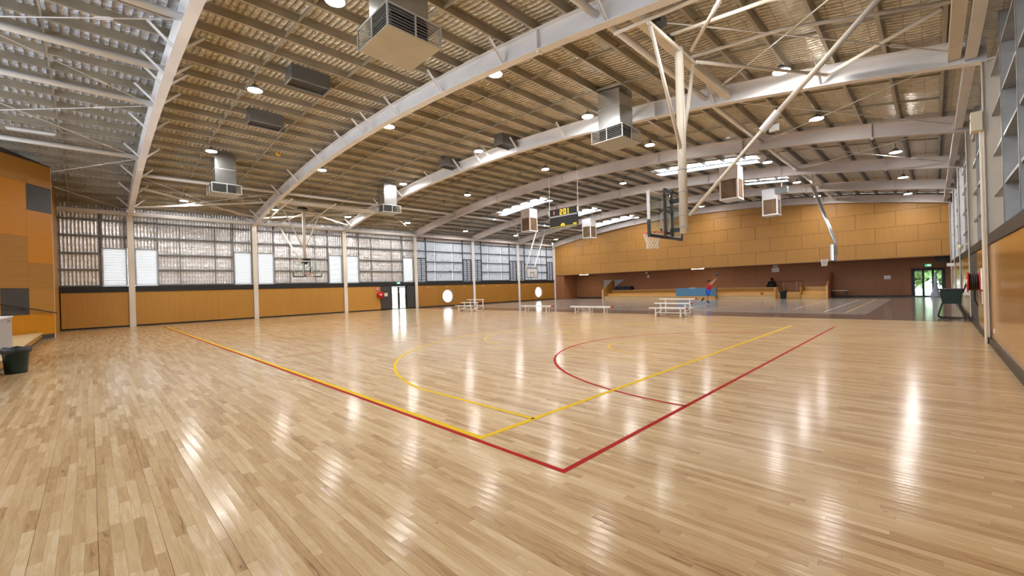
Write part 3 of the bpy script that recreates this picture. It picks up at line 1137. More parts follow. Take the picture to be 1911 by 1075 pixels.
# exit doors in the left wall
d1 = thing('door_1', 'black-framed double glass exit doors in the charcoal panels', 'door', (XL, DOOR_L[0], 0), kind='structure')
y0, y1, zt = DOOR_L
m = MB()
m.box(XL - 0.25, XL - 0.05, y0 - 0.05, y0 + 0.02, 0, zt + 0.06)
m.box(XL - 0.25, XL - 0.05, y1 - 0.02, y1 + 0.05, 0, zt + 0.06)
m.box(XL - 0.25, XL - 0.05, y0, y1, zt, zt + 0.06)
m.build('frame', BLACK, d1)
for i in range(2):
    a = y0 + 0.02 + i * (y1 - y0 - 0.04) / 2
    b = a + (y1 - y0 - 0.04) / 2
    lf = MB()
    lf.box(XL - 0.2, XL - 0.15, a + .005, a + 0.1, 0.01, zt - 0.01)
    lf.box(XL - 0.2, XL - 0.15, b - 0.1, b - .005, 0.01, zt - 0.01)
    lf.box(XL - 0.2, XL - 0.15, a, b, zt - 0.1, zt - 0.01)
    lf.box(XL - 0.2, XL - 0.15, a, b, 0.01, 0.08)
    leaf = lf.build('door_leaf', BLACK, d1)
    p = MB().box(XL - 0.18, XL - 0.172, a + 0.1, b - 0.1, 0.08, zt - 0.1).build('pane', GLASS, leaf)
    r_ = MB()
    for z in (0.72, 1.38):
        r_.box(XL - 0.205, XL - 0.145, a + 0.08, b - 0.08, z, z + 0.035)
    r_.build('rail', GREY, leaf)


def exit_sign(loc, axis, lab):
    t = thing('exit_sign', lab, 'sign', loc)
    x, y, z = loc
    w, h = 0.36, 0.18
    def B(u0, u1, z0, z1, d0, d1):
        m = MB()
        if axis == 'x':
            m.box(x + d0, x + d1, y + u0, y + u1, z + z0, z + z1)
        else:
            m.box(x + u0, x + u1, y - d1, y - d0, z + z0, z + z1)
        return m
    B(-w / 2, w / 2, 0, h, 0, 0.05).build('sign_box', EXITG, t)
    fig = B(-0.02, 0.03, 0.05, 0.12, 0.05, 0.054)
    for q in (B(-0.01, 0.03, 0.125, 0.155, 0.05, 0.054), B(-0.07, -0.02, 0.03, 0.05, 0.05, 0.054), B(0.03, 0.06, 0.02, 0.06, 0.05, 0.054), B(0.09, 0.13, 0.02, 0.15, 0.05, 0.054), B(-0.06, 0.06, 0.09, 0.105, 0.05, 0.054)):
        i = len(fig.v)
        fig.v += q.v
        fig.f += [tuple(a + i for a in f_) for f_ in q.f]
    fig.build('running_figure', EXITW, t)
    return t


exit_sign((XL - 0.03, 20.3, 2.36), 'x', 'small green exit sign above the left wall glass doors')


def hose_reel(loc, sx, lab, r=0.28):
    """sx: +1 faces +x (on the left wall), -1 faces -x"""
    t = thing('hose_reel', lab, 'fire hose reel', loc)
    x, y, z = loc
    m = MB()
    m.lathe((x, y, z), [(r, 0.0), (r, 0.02 * sx), (r * .7, 0.025 * sx)], 24, 'x')
    m.build('back_disc', REDM, t, True)
    m = MB()
    for i in range(4):
        m.ring((x + sx * (0.06 + 0.045 * i), y, z), r * 0.78, 0.028, 22, 6, 'x')
    m.build('hose', BLACK, t, True)
    m = MB()
    m.ring((x + sx * 0.24, y, z), r, 0.018, 26, 6, 'x')
    for k in range(6):
        a = k * math.pi / 3
        m.tube([(x + sx * 0.24, y, z), (x + sx * 0.24, y + r * math.cos(a), z + r * math.sin(a))], 0.018, 6)
    m.lathe((x + sx * 0.235, y, z), [(r * .95, 0), (r * .95, 0.008 * sx)], 24, 'x')
    fwl = m.build('front_wheel', REDM, t, True)
    MB().lathe((x + sx * 0.243, y, z), [(0.09, 0), (0.08, 0.03 * sx)], 14, 'x').build('hub', CREAMPLATE, fwl, True)
    MB().tube([(x, y, z), (x + sx * 0.24, y, z)], 0.04, 8).build('axle', REDM, t)
    MB().tube([(x + sx * 0.1, y, z - r * .7), (x + sx * 0.1, y + 0.02, z - r - 0.25), (x + sx * 0.04, y + 0.02, z - r - 0.42)], 0.02, 6).build('hose_tail', BLACK, t)
    return t


hose_reel((XL - 0.06, 18.42, 1.40), 1, 'red fire hose reel beside the charcoal panel on the left wall', 0.3)
t = thing('fire_sign', 'small red and white fire hose sign above the left wall reel', 'sign', (XL - 0.05, 18.2, 1.8))
MB().box(XL - 0.058, XL - 0.045, 18.05, 18.35, 1.80, 2.12).build('plate', REDM, t)
m = MB()
for z in (1.86, 1.93, 2.03):
    m.box(XL - 0.046, XL - 0.043, 18.09, 18.31, z, z + 0.035)
m.build('lettering', PAPER, t)
o = MB().box(XL - 0.058, XL - 0.045, 18.88, 19.2, 1.25, 1.55).build('notice', CREAMPLATE)
tag(o, 'cream notice on the charcoal panel beside the exit doors', 'notice')

# ---------------------------------------------------------------- right wall
RSTEEL = mat('right_wall_steel', (0.36, 0.36, 0.35), 0.4, metal=0.6, noise=0.2, nscale=(2, 2, 2))
wr = thing('wall_right', 'right side wall of galvanised girts over glossy ochre panels', 'wall', (XR, 0, 0), kind='structure')
ROCHRE = ply_mat('ochre_ply_right', (0.47, 0.23, 0.042), 0.16, 0.35, var=0.07)
RY = [-6, -3.6, -1.2, 1.2, 3.6, 6.0, 8.4, 10.8, 13.2, 15.25]
XRP = XR + 0.05
for a, b in zip(RY[:-1], RY[1:]):
    MB().box(XRP, XRP + 0.02, a + 0.003, b - 0.003, 0.16, 2.38).build('wall_panel', ROCHRE, wr)
for a, b in ((15.41, 17.4), (17.4, 19.3), (22.33, 25.0), (25.0, 29.38), (29.58, 33.0), (33.0, 36.4), (36.6, 40), (40, 43.2)):
    MB().box(XRP, XRP + 0.02, a + 0.003, b - 0.003, 0.16, 2.38).build('wall_panel', ROCHRE, wr)
MB().box(XRP, XRP + 0.03, 19.3, 22.15, 0.16, 2.38).build('charcoal_panel', DARKGREY, wr)
MB().box(XRP - 0.03, XRP + 0.3, YN, 43.2, 2.39, 2.62).build('black_band', BLACK, wr, label='black horizontal band above the panels')
MB().box(XRP + 0.02, XRP + 0.3, YN, YW + 0.2, 0, 2.5).build('wall_core', DARKGREY, wr)
o = MB().box(XRP - 0.05, XRP + 0.02, YN, YW - 0.05, 0, 0.16).build('baseboard_right', SKIRT)
tag(o, 'black skirting along the right wall', 'baseboard', kind='structure')
xf = XR + 0.36
MB().box(xf, xf + 0.03, YN, YW + 0.2, 2.5, 7.8).build('insulation_sheet', FOIL_WALL, wr)
for b_ in range(8):
    ya, yb = YE_[b_], YE_[b_ + 1]
    for z in (3.5, 4.45, 5.4, 6.35):
        m = MB()
        m.box(xf - 0.22, xf, ya + .17, yb - .17, z - 0.003, z + 0.003)
        m.box(xf - 0.22, xf - 0.215, ya + .17, yb - .17, z - 0.003, z + 0.06)
        m.build('girt', RSTEEL, wr)
    n = 3
    for i in range(1, n):
        yy = ya + (yb - ya) * i / n
        m = MB()
        m.box(xf - 0.24, xf - 0.01, yy - 0.003, yy + 0.003, 2.62, 7.0)
        m.box(xf - 0.24, xf - 0.235, yy - 0.003, yy + 0.06, 2.62, 7.0)
        m.build('mullion', RSTEEL, wr)
# translucent louvre-like bright panels high in the right wall are foil only

hose_reel((XR + 0.05, 18.6, 1.46), -1, 'red fire hose reel on the right wall beyond the white conduit', 0.3)
t = thing('wall_fan', 'cream box device fixed high on the right wall column', 'device', (XR - 0.05, 15.33, 5.2))
MB().box(XR - 0.2, XR - 0.01, 15.15, 15.5, 5.15, 5.6).build('housing', CREAMPLATE, t)
MB().box(XR - 0.204, XR - 0.2, 15.3, 15.42, 5.42, 5.48).build('slot', BLACK, t)
MB().tube([(XR - 0.035, 15.33, 5.15), (XR - 0.035, 15.33, 0.0)], 0.03, 8).build('conduit', CREAM, t)
t = thing('security_camera', 'small white camera on a bracket on the right wall', 'camera', (XR, 22.25, 2.6))
MB().bar((XR, 22.25, 2.78), (XR - 0.22, 22.2, 2.74), 0.04, 0.04).build('bracket', WHITE, t)
MB().lathe((XR - 0.2, 22.2, 2.58), [(0.02, 0), (0.07, 0.04), (0.08, 0.1), (0.06, 0.16), (0.02, 0.18)], 12).build('dome', CREAMPLATE, t, True)
t = thing('notice', 'white notice sheets on the right wall beside the hose reel', 'notice', (XR + 0.04, 17.6, 1.2))
MB().box(XR + 0.035, XR + 0.045, 17.35, 17.85, 1.25, 1.85).build('sheet', PAPER, t)
MB().box(XR + 0.035, XR + 0.045, 17.45, 17.65, 0.85, 1.2).build('sheet', PAPER, t)
o = MB().box(XR - .28, XR + .04, 38.2, 38.24, 2.2, 2.4).build('wall_sign', PAPER)
tag(o, 'small white sign projecting from the far right wall near the doors', 'sign')
t = thing('power_outlet', 'small white power outlet low on the right ochre wall', 'outlet', (XR + 0.04, 14.6, 0.3))
MB().box(XR + 0.035, XR + 0.05, 14.53, 14.67, 0.32, 0.42).build('plate', WHITE, t)
MB().box(XR + 0.03, XR + 0.036, 14.58, 14.62, 0.35, 0.39).build('switch', PAPER, t)

# ---------------------------------------------------------------- far wall
wf = thing('wall_far', 'far end wall of ochre plywood sheets above the recess', 'wall', (XC, YF[6], 0), kind='structure')
YP = YF[6] + 0.2
ZS = 3.08
x = XL - 0.3
rows = [ZS, 4.25, 5.45, 6.65, 7.85, 9.2]
for ri in range(5):
    off = -1.2 if ri % 2 else 0
    x = XL - 0.3 + off
    while x < XR + 0.3:
        a, b = max(x, XL - 0.3), min(x + 2.4, XR + 0.35)
        if b - a > 0.05:
            z0, z1 = rows[ri], rows[ri + 1]
            ta, tb = min(z1, rz(a) + RD + 0.1), min(z1, rz(b) + RD + 0.1)
            if ta > z0 + 0.03 or tb > z0 + 0.03:
                ta, tb = max(ta, z0 + 0.02), max(tb, z0 + 0.02)
                g_ = 0.009
                d_ = random.uniform(0, 0.004)
                MB().hexa([(a + g_, YP - d_, z0 + g_), (b - g_, YP - d_, z0 + g_), (b - g_, YP + .02, z0 + g_), (a + g_, YP + .02, z0 + g_),
                           (a + g_, YP - d_, ta - g_), (b - g_, YP - d_, tb - g_), (b - g_, YP + .02, tb - g_), (a + g_, YP + .02, ta - g_)]).build('ply_panel', OCHRE_FAR, wf)
        x += 2.4
m = MB()
m.box(XL - 0.3, XR + 0.3, YP + 0.02, YP + 0.2, ZS, 7.3)
for i in range(20):
    a, b = XL - .3 + 36.7 * i / 20, XL - .3 + 36.7 * (i + 1) / 20
    za, zb = rz(a) + RD + .15, rz(b) + RD + .15
    m.hexa([(a, YP + .02, 7.3), (b, YP + .02, 7.3), (b, YP + .2, 7.3), (a, YP + .2, 7.3), (a, YP + .02, za), (b, YP + .02, zb), (b, YP + .2, zb), (a, YP + .2, za)])
m.build('wall_core', DARKGREY, wf)
MB().box(XL - 0.3, XR + 0.3, YP - 0.02, YP + 0.03, ZS - 0.06, ZS).build('edge_trim', mat('brown_trim', (0.10, 0.045, 0.015), 0.5), wf)
# soffit and recess
o = MB().box(XL - 0.3, XR + 0.3, YP, YW + 0.2, ZS + 0.0, ZS + 0.1).build('soffit', SHADED_PLY, wf, label='shade-coloured plywood soffit of the recess')
DF = (-1.12, 0.62, 2.16)
n = 15
xe = [XL + 1.3 + (DF[0] - 0.1 - XL - 1.3) * i / n for i in range(n + 1)]
for i in range(n):
    for z0, z1 in ((0.12, 1.55), (1.55, ZS)):
        MB().box(xe[i] + .003, xe[i + 1] - .003, YW, YW + 0.02, z0 + .003, z1 - .003).build('ply_panel', SHADED_PLY, wf)
MB().box(DF[0] - 0.1, XR + 0.3, YW, YW + 0.02, DF[2] + 0.08, ZS).build('ply_panel', SHADED_PLY, wf)
MB().box(DF[1] + 0.08, XR + 0.3, YW, YW + 0.02, 0, DF[2] + 0.08).build('ply_panel', SHADED_PLY, wf)
m = MB()
m.box(XL - .3, DF[0], YW + .02, YW + .2, 0, ZS)
m.box(DF[1], XR + .3, YW + .02, YW + .2, 0, ZS)
m.box(DF[0], DF[1], YW + .02, YW + .2, DF[2] + .05, ZS)
m.build('recess_core', DARKGREY, wf)
MB().box(XL - 0.3, XL + 1.3, YF[6] + 0.25, YW + 0.2, 0, ZS).build('recess_side', SHADED_PLY, wf)
o = MB().box(XL + 1.3, DF[0] - 0.1, YW - 0.03, YW, 0, 0.12).build('baseboard_far', SKIRT)
tag(o, 'dark skirting along the recess back wall', 'baseboard', kind='structure')

d2 = thing('door_2', 'glass entrance doors at the far end of the right wall', 'door', (DF[0], YW, 0), kind='structure')
m = MB()
for xx in (DF[0], DF[1]):
    m.box(xx - 0.05, xx + 0.05, YW - 0.05, YW + 0.1, 0, DF[2] + 0.05)
m.box(DF[0], DF[1], YW - 0.05, YW + 0.1, DF[2] - 0.02, DF[2] + 0.08)
m.build('frame', BLACK, d2)
wd = (DF[1] - DF[0] - 0.1) / 3
for i in range(3):
    a = DF[0] + 0.05 + i * wd
    l_ = MB()
    l_.box(a, a + 0.07, YW, YW + 0.05, 0, DF[2] - 0.02)
    l_.box(a + wd - 0.07, a + wd, YW, YW + 0.05, 0, DF[2] - 0.02)
    l_.box(a, a + wd, YW, YW + 0.05, 0, 0.09)
    l_.box(a, a + wd, YW, YW + 0.05, DF[2] - 0.12, DF[2] - 0.02)
    leaf = l_.build('door_leaf', BLACK, d2)
    MB().box(a + 0.07, a + wd - 0.07, YW + 0.02, YW + 0.026, 0.09, DF[2] - 0.12).build('pane', GLASS, leaf)
exit_sign((-0.22, YW, 2.36), 'y', 'green exit sign above the far entrance doors')
for xx, zz, w_, h_, lab in ((-2.63, 1.45, 0.42, 0.30, 'white notice on the shade-coloured recess wall beside the entrance doors'), (-10.6, 2.4, 0.62, 0.42, 'white notice on the recess wall above the seated person'),
                            (-10.6, 2.88, 0.4, 0.18, 'small pale plate above the white recess notice'), (-23.6, 2.35, 0.25, 0.3, 'small white notice on the recess wall by the left stands'),
                            (-23.8, 2.85, 0.3, 0.16, 'small pale plate above the left recess notice')):
    o = MB().box(xx - w_ / 2, xx + w_ / 2, YW - 0.012, YW, zz, zz + h_).build('notice', PAPER)
    tag(o, lab, 'notice')
for xx, lab in ((-16.9, 'lit oblong soffit lamp above the blue crash mat'), (-30.9, 'lit oblong soffit lamp near the far left corner')):
    t = thing('soffit_lamp', lab, 'lamp', (xx, 43.75, ZS))
    MB().box(xx - 0.62, xx + 0.62, 43.62, 43.9, ZS - 0.04, ZS).build('housing', WHITE, t)
    MB().box(xx - 0.58, xx + 0.58, 43.65, 43.87, ZS - 0.08, ZS - 0.04).build('lens', TUBE_L, t)

# ---------------------------------------------------------------- near end: orange panels, platform
wn = thing('wall_near', 'near end wall of orange, tan and charcoal panels', 'wall', (-29.5, -1.2, 0), kind='structure')
C0, C1 = Vector((-29.5, -1.2, 0)), Vector((-27.5, -2.55, 0))
dW = (C1 - C0).normalized()
nW = Vector((-dW.y, dW.x, 0)) if Vector((-dW.y, dW.x, 0)).y > 0 else Vector((dW.y, -dW.x, 0))
LEV = [0.2, 1.15, 2.33, 3.47, 4.62, 5.84, 7.02, 8.05]


def wpanel(t0, t1, z0, z1, m, nm='wall_panel'):
    a, b = C0 + dW * (t0 + 0.002), C0 + dW * (t1 - 0.002)
    q = nW * 0.03
    z0 += 0.002
    z1 -= 0.002
    mb = MB().hexa([(*(a - q).xy, z0), (*(b - q).xy, z0), (*b.xy, z0), (*a.xy, z0), (*(a - q).xy, z1), (*(b - q).xy, z1), (*b.xy, z1), (*a.xy, z1)])
    return mb.build(nm, m, wn)


SP = 1.28
rowsC = [(ORANGE_PLY, ORANGE_PLY, ORANGE_PLY), (TAN_PLY, DARKGREY, TAN_PLY), (TAN_PLY, TAN_PLY, TAN_PLY), (ORANGE_PLY, TAN_PLY, TAN_PLY), (ORANGE_PLY, ORANGE_PLY, ORANGE_PLY), (DARKGREY, ORANGE_PLY, TAN_PLY), (TAN_PLY, TAN_PLY, TAN_PLY)]
for i, r_ in enumerate(rowsC):
    for j in range(3):
        wpanel(j * SP, (j + 1) * SP, LEV[i], LEV[i + 1], r_[j])
e = C0 + dW * 3.85
mb = MB()
q = nW * 0.03
q2 = nW * 0.2
mb.hexa([(*(C0 - q2).xy, 0), (*(e - q2).xy, 0), (*(e - q).xy, 0), (*(C0 - q).xy, 0), (*(C0 - q2).xy, 8.1), (*(e - q2).xy, 8.4), (*(e - q).xy, 8.4), (*(C0 - q).xy, 8.1)])
mb.build('wall_core', DARKGREY, wn)
MB().box(C0.x - 0.03, C0.x, C0.y - 0.03, C0.y + 0.01, 0.0, 8.05).build('edge_trim', CREAM, wn, label='pale corner trim')
MB().box(XL - 0.3, C0.x - 0.03, -1.5, -1.25, 0, 7.9).build('return_wall', TAN_PLY, wn)
wre = thing('wall_rear', 'wall behind the camera with a tall band of translucent sheets', 'wall', (XC, YN, 0), kind='structure')
m = MB()
m.box(XL - 0.3, XR + 0.5, YN - 0.2, YN, 0, 2.4)
m.box(XL - 0.3, XR + 0.5, YN - 0.2, YN, 7.6, 9.4)
m.box(XL - 0.3, -27.0, YN - 0.2, YN, 2.4, 7.6)
m.box(0.6, XR + 0.5, YN - 0.2, YN, 2.4, 7.6)
m.build('wall_core', OCHRE_FAR, wre)
for i in range(12):
    for j in range(2):
        MB().box(-27 + 2.3 * i + .03, -27 + 2.3 * (i + 1) - .03, YN - .12, YN - .1, 2.4 + 2.6 * j + .03, 2.4 + 2.6 * (j + 1) - .03).build('translucent_panel', CLEAR_SHEET, wre)
    MB().box(-27 + 2.3 * i - .03, -27 + 2.3 * i + .03, YN - .16, YN - .06, 2.4, 7.6).build('mullion', GALV, wre)
MB().box(-27, .6, YN - .16, YN - .06, 4.97, 5.03).build('transom', GALV, wre)
hr = thing('handrail', 'dark sloping handrail on the orange panelled wall', 'handrail', (-29.3, -1.1, 1.18))
MB().tube([(-29.35, -1.14, 1.16), (-27.3, -2.48, 1.62), (-26.0, -3.35, 1.9)], 0.025, 8).build('rail', BLACK, hr, True)
for t_ in (0.3, 1.6, 2.8):
    p = C0 + dW * t_
    z = 1.16 + 0.19 * t_
    MB().tube([(p.x, p.y, z - 0.06), (p.x + nW.x * .09, p.y + nW.y * .09, z)], 0.012, 6).build('bracket', BLACK, hr)

pl = thing('platform', 'low pale timber platform in front of the orange panels', 'platform', (-24, -1.6, 0))
for nm, yy, z0, z1, m_ in (('kickboard', -1.62, 0.0, 0.1, SKIRT), ('front_board', -1.58, 0.1, 0.28, TAN_PLY), ('deck', -1.55, 0.28, 0.32, PALEWOOD)):
    MB().prism([(-28.72, yy), (-10.0, yy), (-10.0, YN + .01), (-22.4, YN + .01), (-25.95, -3.45)], z0, z1, 'z').build(nm, m_, pl)
MB().box(-25.0, -22.5, YN + .01, -3.6, 0.32, 0.6).build('upper_step', PALEWOOD, pl)
t = thing('grey_box', 'pale grey box standing on the low platform by the green bin', 'box', (-19.5, -2.1, 0.32))
MB().box(-20.4, -17.2, -2.6, -1.75, 0.32, 1.26).build('body', GREY, t)
MB().box(-20.43, -17.17, -2.63, -1.72, 1.26, 1.30).build('lid', WHITE, t)
MB().box(-19.8, -19.3, -1.75, -1.72, 1.15, 1.19).build('handle', CHROME, t)


def bin_(loc, r, h, lab, bag=True):
    t = thing('rubbish_bin', lab, 'bin', loc)
    x, y, z = loc
    MB().lathe((x, y, z), [(r * .78, 0), (r * .82, 0.03), (r, h * .93), (r * 1.04, h * .93), (r * 1.04, h), (r * .96, h), (r * .78, 0.05)], 24).build('body', DKGREEN, t, True)
    if bag:
        pts = []
        m = MB()
        n = 24
        i0 = len(m.v)
        for kk, (rad, hh) in enumerate(((1.0, h * .96), (1.02, h * 1.04), (1.1, h * 1.01), (1.13, h * .88), (1.1, h * .8))):
            for j in range(n):
                a = 2 * math.pi * j / n
                w_ = 1 + 0.03 * math.sin(j * 3.1 + kk)
                m.v.append((x + r * rad * w_ * math.cos(a), y + r * rad * w_ * math.sin(a), z + hh + 0.015 * math.sin(j * 1.7)))
        for kk in range(4):
            for j in range(n):
                m.f.append((i0 + kk * n + j, i0 + kk * n + (j + 1) % n, i0 + (kk + 1) * n + (j + 1) % n, i0 + (kk + 1) * n + j))
        m.build('bin_liner', BAG, t, True)
    return t


bin_((-15.8, -1.31, 0), 0.23, 0.6, 'dark green bin with black liner beside the low platform')
bin_((-9.35, 43.2, 0), 0.27, 0.7, 'small dark bin in front of the far timber stands')

# ---------------------------------------------------------------- high-bay lamps
hb = thing('high_bay_lamp', 'x', 'lamp', (0, 0, 0), 'round high-bay lamps')
MB().lathe((0, 0, 0), [(0.0, -0.03), (0.1, -0.026), (0.18, -0.014), (0.225, 0.0), (0.228, 0.006), (0.0, 0.006)], 24, cap=False).build('lens', LENS, hb, True)
MB().lathe((0, 0, 0), [(0.24, -0.002), (0.25, 0.03), (0.235, 0.06), (0.10, 0.09), (0.085, 0.17), (0.05, 0.18)], 24).build('housing', mat('lamp_housing', (0.3, 0.3, 0.31), 0.4, metal=0.5), hb, True)
MB().tube([(0, 0, 0.17), (0, 0, 0.42)], 0.012, 6).build('hanger', BLACK, hb)
first = True
def lamp(x, y, lab):
    global first
    z = rz(x) + 0.32
    if first:
        hb.location = (x, y, z)
        hb['label'] = lab
        first = False
    else:
        dup(hb, (x, y, z), lab)


for j, y in enumerate((4.2, 9.3, 14.4, 19.7)):
    for i, x in enumerate((-32.3, -24.0, -16.5, -9.75, -3.0)):
        lamp(x, y, 'high-bay lamp over the timber court, %s from the left wall, lamp row %s' % (ORD[i], ('one', 'two', 'three', 'four')[j]))
for j, y in enumerate((26.7, 33.9, 41.0)):
    for i, x in enumerate((-33.0, -28.9, -22.0, -15.3, -6.35, -1.1)):
        lamp(x, y, 'high-bay lamp over the rubber court, %s from the left wall, far row %s' % (ORD[i], ('one', 'two', 'three')[j]))

# ---------------------------------------------------------------- air diffusers (court one)
df = thing('air_diffuser', 'x', 'air duct', (0, 0, 0), 'silver air diffusers')
h = 0.62
MB().box(-h, h, -h, h, 0, 0.03).build('tray', TRAY, df)
m = MB()
for sx in (-1, 0, 1):
    for sy in (-1, 0, 1):
        if sx == 0 and sy == 0:
            continue
        m.box(sx * h - 0.015, sx * h + 0.015, sy * h - 0.015, sy * h + 0.015, 0.0, 0.46)
for z in (0.44,):
    m.box(-h, h, -h - 0.015, -h + 0.015, z, z + 0.03)
    m.box(-h, h, h - 0.015, h + 0.015, z, z + 0.03)
    m.box(-h - 0.015, -h + 0.015, -h, h, z, z + 0.03)
    m.box(h - 0.015, h + 0.015, -h, h, z, z + 0.03)
m.build('grille_frame', mat('grille_bright', (0.6, 0.6, 0.58), 0.4, metal=0.5), df)
MB().box(-.42, .42, -.42, .42, 0.03, 0.46).build('dark_filler', mat('filler_shade', (0.02, 0.02, 0.02), 0.7), df)  # added black filler: shade inside the open diffuser is put into its colour
for s in range(4):
    m = MB()
    for k in range(6):
        z = 0.075 + 0.062 * k
        a, b, zz = h - 0.0, h - 0.028, z + 0.004
        if s < 2:
            sg = -1 if s == 0 else 1
            m.hexa([(-h, sg * a, z), (h, sg * a, z), (h, sg * b, zz), (-h, sg * b, zz), (-h, sg * a, z + .004), (h, sg * a, z + .004), (h, sg * b, zz + .004), (-h, sg * b, zz + .004)])
        else:
            sg = -1 if s == 2 else 1
            m.hexa([(sg * a, -h, z), (sg * a, h, z), (sg * b, h, zz), (sg * b, -h, zz), (sg * a, -h, z + .004), (sg * a, h, z + .004), (sg * b, h, zz + .004), (sg * b, -h, zz + .004)])
    m.build('louvre_blades', MATS['grille_bright'], df)
m = MB()
for (a, b) in ((-0.44, -0.44), (0.44, -0.44), (0.44, 0.44), (-0.44, 0.44)):
    pass
t0, t1 = 0.44, 1.95
q = 0.44
m.v += [(-q, -q, t0), (q, -q, t0), (q, q, t0), (-q, q, t0), (-q, -q, t1), (q, -q, t1), (q, q, t1), (-q, q, t1)]
m.f += [(0, 1, 5, 4), (1, 2, 6, 5), (2, 3, 7, 6), (3, 0, 4, 7)]
m.build('duct', DUCT, df)
m = MB()
for zz in (0.47, 1.2):
    for s in (-1, 1):
        m.box(-q - .01, q + .01, s * q - .012, s * q + .012, zz, zz + 0.03)
        m.box(s * q - .012, s * q + .012, -q - .01, q + .01, zz, zz + 0.03)
m.build('seam_flange', GALV, df)
m = MB()
m.box(-h, h, -h, h, 0.46, 0.475)
m.build('top_plate', GALV, df)
for i, (x, y, lab) in enumerate(((-7.88, 4.75, 'large silver air diffuser nearest the camera, hanging on a square duct'), (-8.05, 13.65, 'silver air diffuser on a square duct left of the near hoop'),
                                 (-25.2, 4.9, 'silver air diffuser on a square duct above the left lined louvres'), (-25.2, 13.9, 'silver air diffuser on a square duct above the far left hoop'))):
    if i == 0:
        df.location = (x, y, 6.8)
        df['label'] = lab
    else:
        dup(df, (x, y, 6.8), lab)

# exhaust boxes under the ridge
ex = thing('exhaust_box', 'x', 'vent', (0, 0, 0), 'grey roof vent boxes')
m = MB()
m.v += [(-.32, -.62, 0), (.32, -.62, 0), (.32, .62, 0), (-.32, .62, 0), (-.32, -.62, .56), (.32, -.62, .56), (.32, .62, .56), (-.32, .62, .56)]
m.f += [(0, 1, 5, 4), (1, 2, 6, 5), (2, 3, 7, 6), (3, 0, 4, 7), (4, 5, 6, 7)]
m.build('sheet_box', mat('vent_sheet', (0.26, 0.26, 0.26), 0.4, metal=0.7), ex)
m = MB()
m.box(-.33, .33, -.63, -.60, -0.01, 0.03); m.box(-.33, .33, .60, .63, -0.01, 0.03); m.box(-.33, -.30, -.63, .63, -0.01, 0.03); m.box(.30, .33, -.63, .63, -0.01, 0.03)
m.build('rim', GALV, ex)
MB().box(-.3, .3, -.6, .6, 0.05, 0.06).build('inner_flap', mat('vent_dark', (0.05, 0.05, 0.05), 0.6), ex)
for i, (x, y, lab) in enumerate(((-14.9, 5.4, 'grey roof vent box nearest the camera under the ridge'), (-19.5, 5.3, 'grey roof vent box below and left of the nearest one'),
                                 (-14.9, 14.9, 'grey roof vent box right of the second white rafter lamp'), (-19.6, 14.9, 'grey roof vent box just above the third rafter'))):
    z = rz(x) + RD - 0.32
    if i == 0:
        ex.location = (x, y, z)
        ex['label'] = lab
    else:
        dup(ex, (x, y, z), lab)

# white ceiling diffusers over the far court
wb = thing('white_diffuser', 'x', 'air diffuser', (0, 0, 0), 'white box diffusers over the far court')
m = MB()
m.box(-.5, .5, -.5, .5, 1.12, 1.9)
for a_ in (-.4, .4):
    m.box(a_ - .012, a_ + .012, -.012, .012, 1.9, 2.32)
m.build('box', BOXWHITE, wb)
m = MB()
for sx in (-1, 1):
    for sy in (-1, 1):
        m.box(sx * .5 - sx * .08, sx * .5, sy * .5 - sy * .08, sy * .5, 0, 1.12)
m.box(-.52, .52, -.52, .52, -0.05, 0.04)
m.build('frame', BOXWHITE, wb)
for (a0, a1, b0, b1) in ((-.42, .42, -.48, -.46), (-.42, .42, .46, .48), (-.48, -.46, -.42, .42), (.46, .48, -.42, .42)):
    m = MB()
    m.box(a0, a1, b0, b1, 0.04, 1.12)
    n = 15
    for i in range(n):
        z = 0.07 + 0.07 * i
        m.box(a0 - .006, a1 + .006, b0 - .006, b1 + .006, z, z + 0.02)
    m.build('grille', GRILLE, wb)
for i, (x, y, lab) in enumerate(((-8.3, 26.9, 'white box diffuser beside the near hoop pole'), (-8.4, 36.1, 'white box diffuser in front of the far ochre wall right'),
                                 (-24.6, 27.0, 'white box diffuser left of the scoreboard'), (-24.6, 36.0, 'white box diffuser below right of the scoreboard'))):
    z = 6.5 if i != 3 else 6.5
    if i == 0:
        wb.location = (x, y, z)
        wb['label'] = lab
    else:
        dup(wb, (x, y, z), lab)

# small roof items
for i, (x0, y0, x1, y1, lab) in enumerate(((-14.4, -2.6, -14.5, -0.85, 'white batten light at the upper left under the roof'), (-25.6, -2.2, -25.5, -0.85, 'white batten light above the orange panels'))):
    t = thing('batten_light', lab, 'lamp', (x0, y0, rz(x0) + 0.45))
    z = rz(x0) + 0.47
    MB().bar((x0, y0, z), (x1, y1, z), 0.14, 0.06).build('body', WHITE, t)
    MB().bar((x0, y0 + .05, z - 0.045), (x1, y1 - .05, z - 0.045), 0.09, 0.03).build('diffuser', PAPER, t)
    MB().bar((x0, y0 + .2, z + 0.03), (x0, y0 + .2, z + 0.2), 0.02, 0.02).build('bracket', WHITE, t)
t = thing('yellow_siren', 'small amber fitting hanging under the purlins', 'fitting', (-22.76, 6.74, rz(-22.76) + 0.3))
z = rz(-22.76) + 0.3
MB().lathe((-22.76, 6.74, z - 0.09), [(0.03, 0), (0.1, 0.04), (0.11, 0.12), (0.05, 0.19)], 14).build('dome', mat('amber', (0.8, 0.38, 0.01), 0.4), t, True)
MB().tube([(-22.76, 6.74, z + 0.08), (-22.76, 6.74, z + 0.34)], 0.012, 6).build('stem', GALV, t)
t = thing('projector', 'pale grey unit hanging beyond the skylights by the far hoop', 'device', (-7.0, 33.5, 7.5))
MB().box(-7.25, -6.55, 32.0, 32.5, 7.35, 7.75).build('housing', mat('pale_blue_grey', (0.55, 0.66, 0.72), 0.5), t)
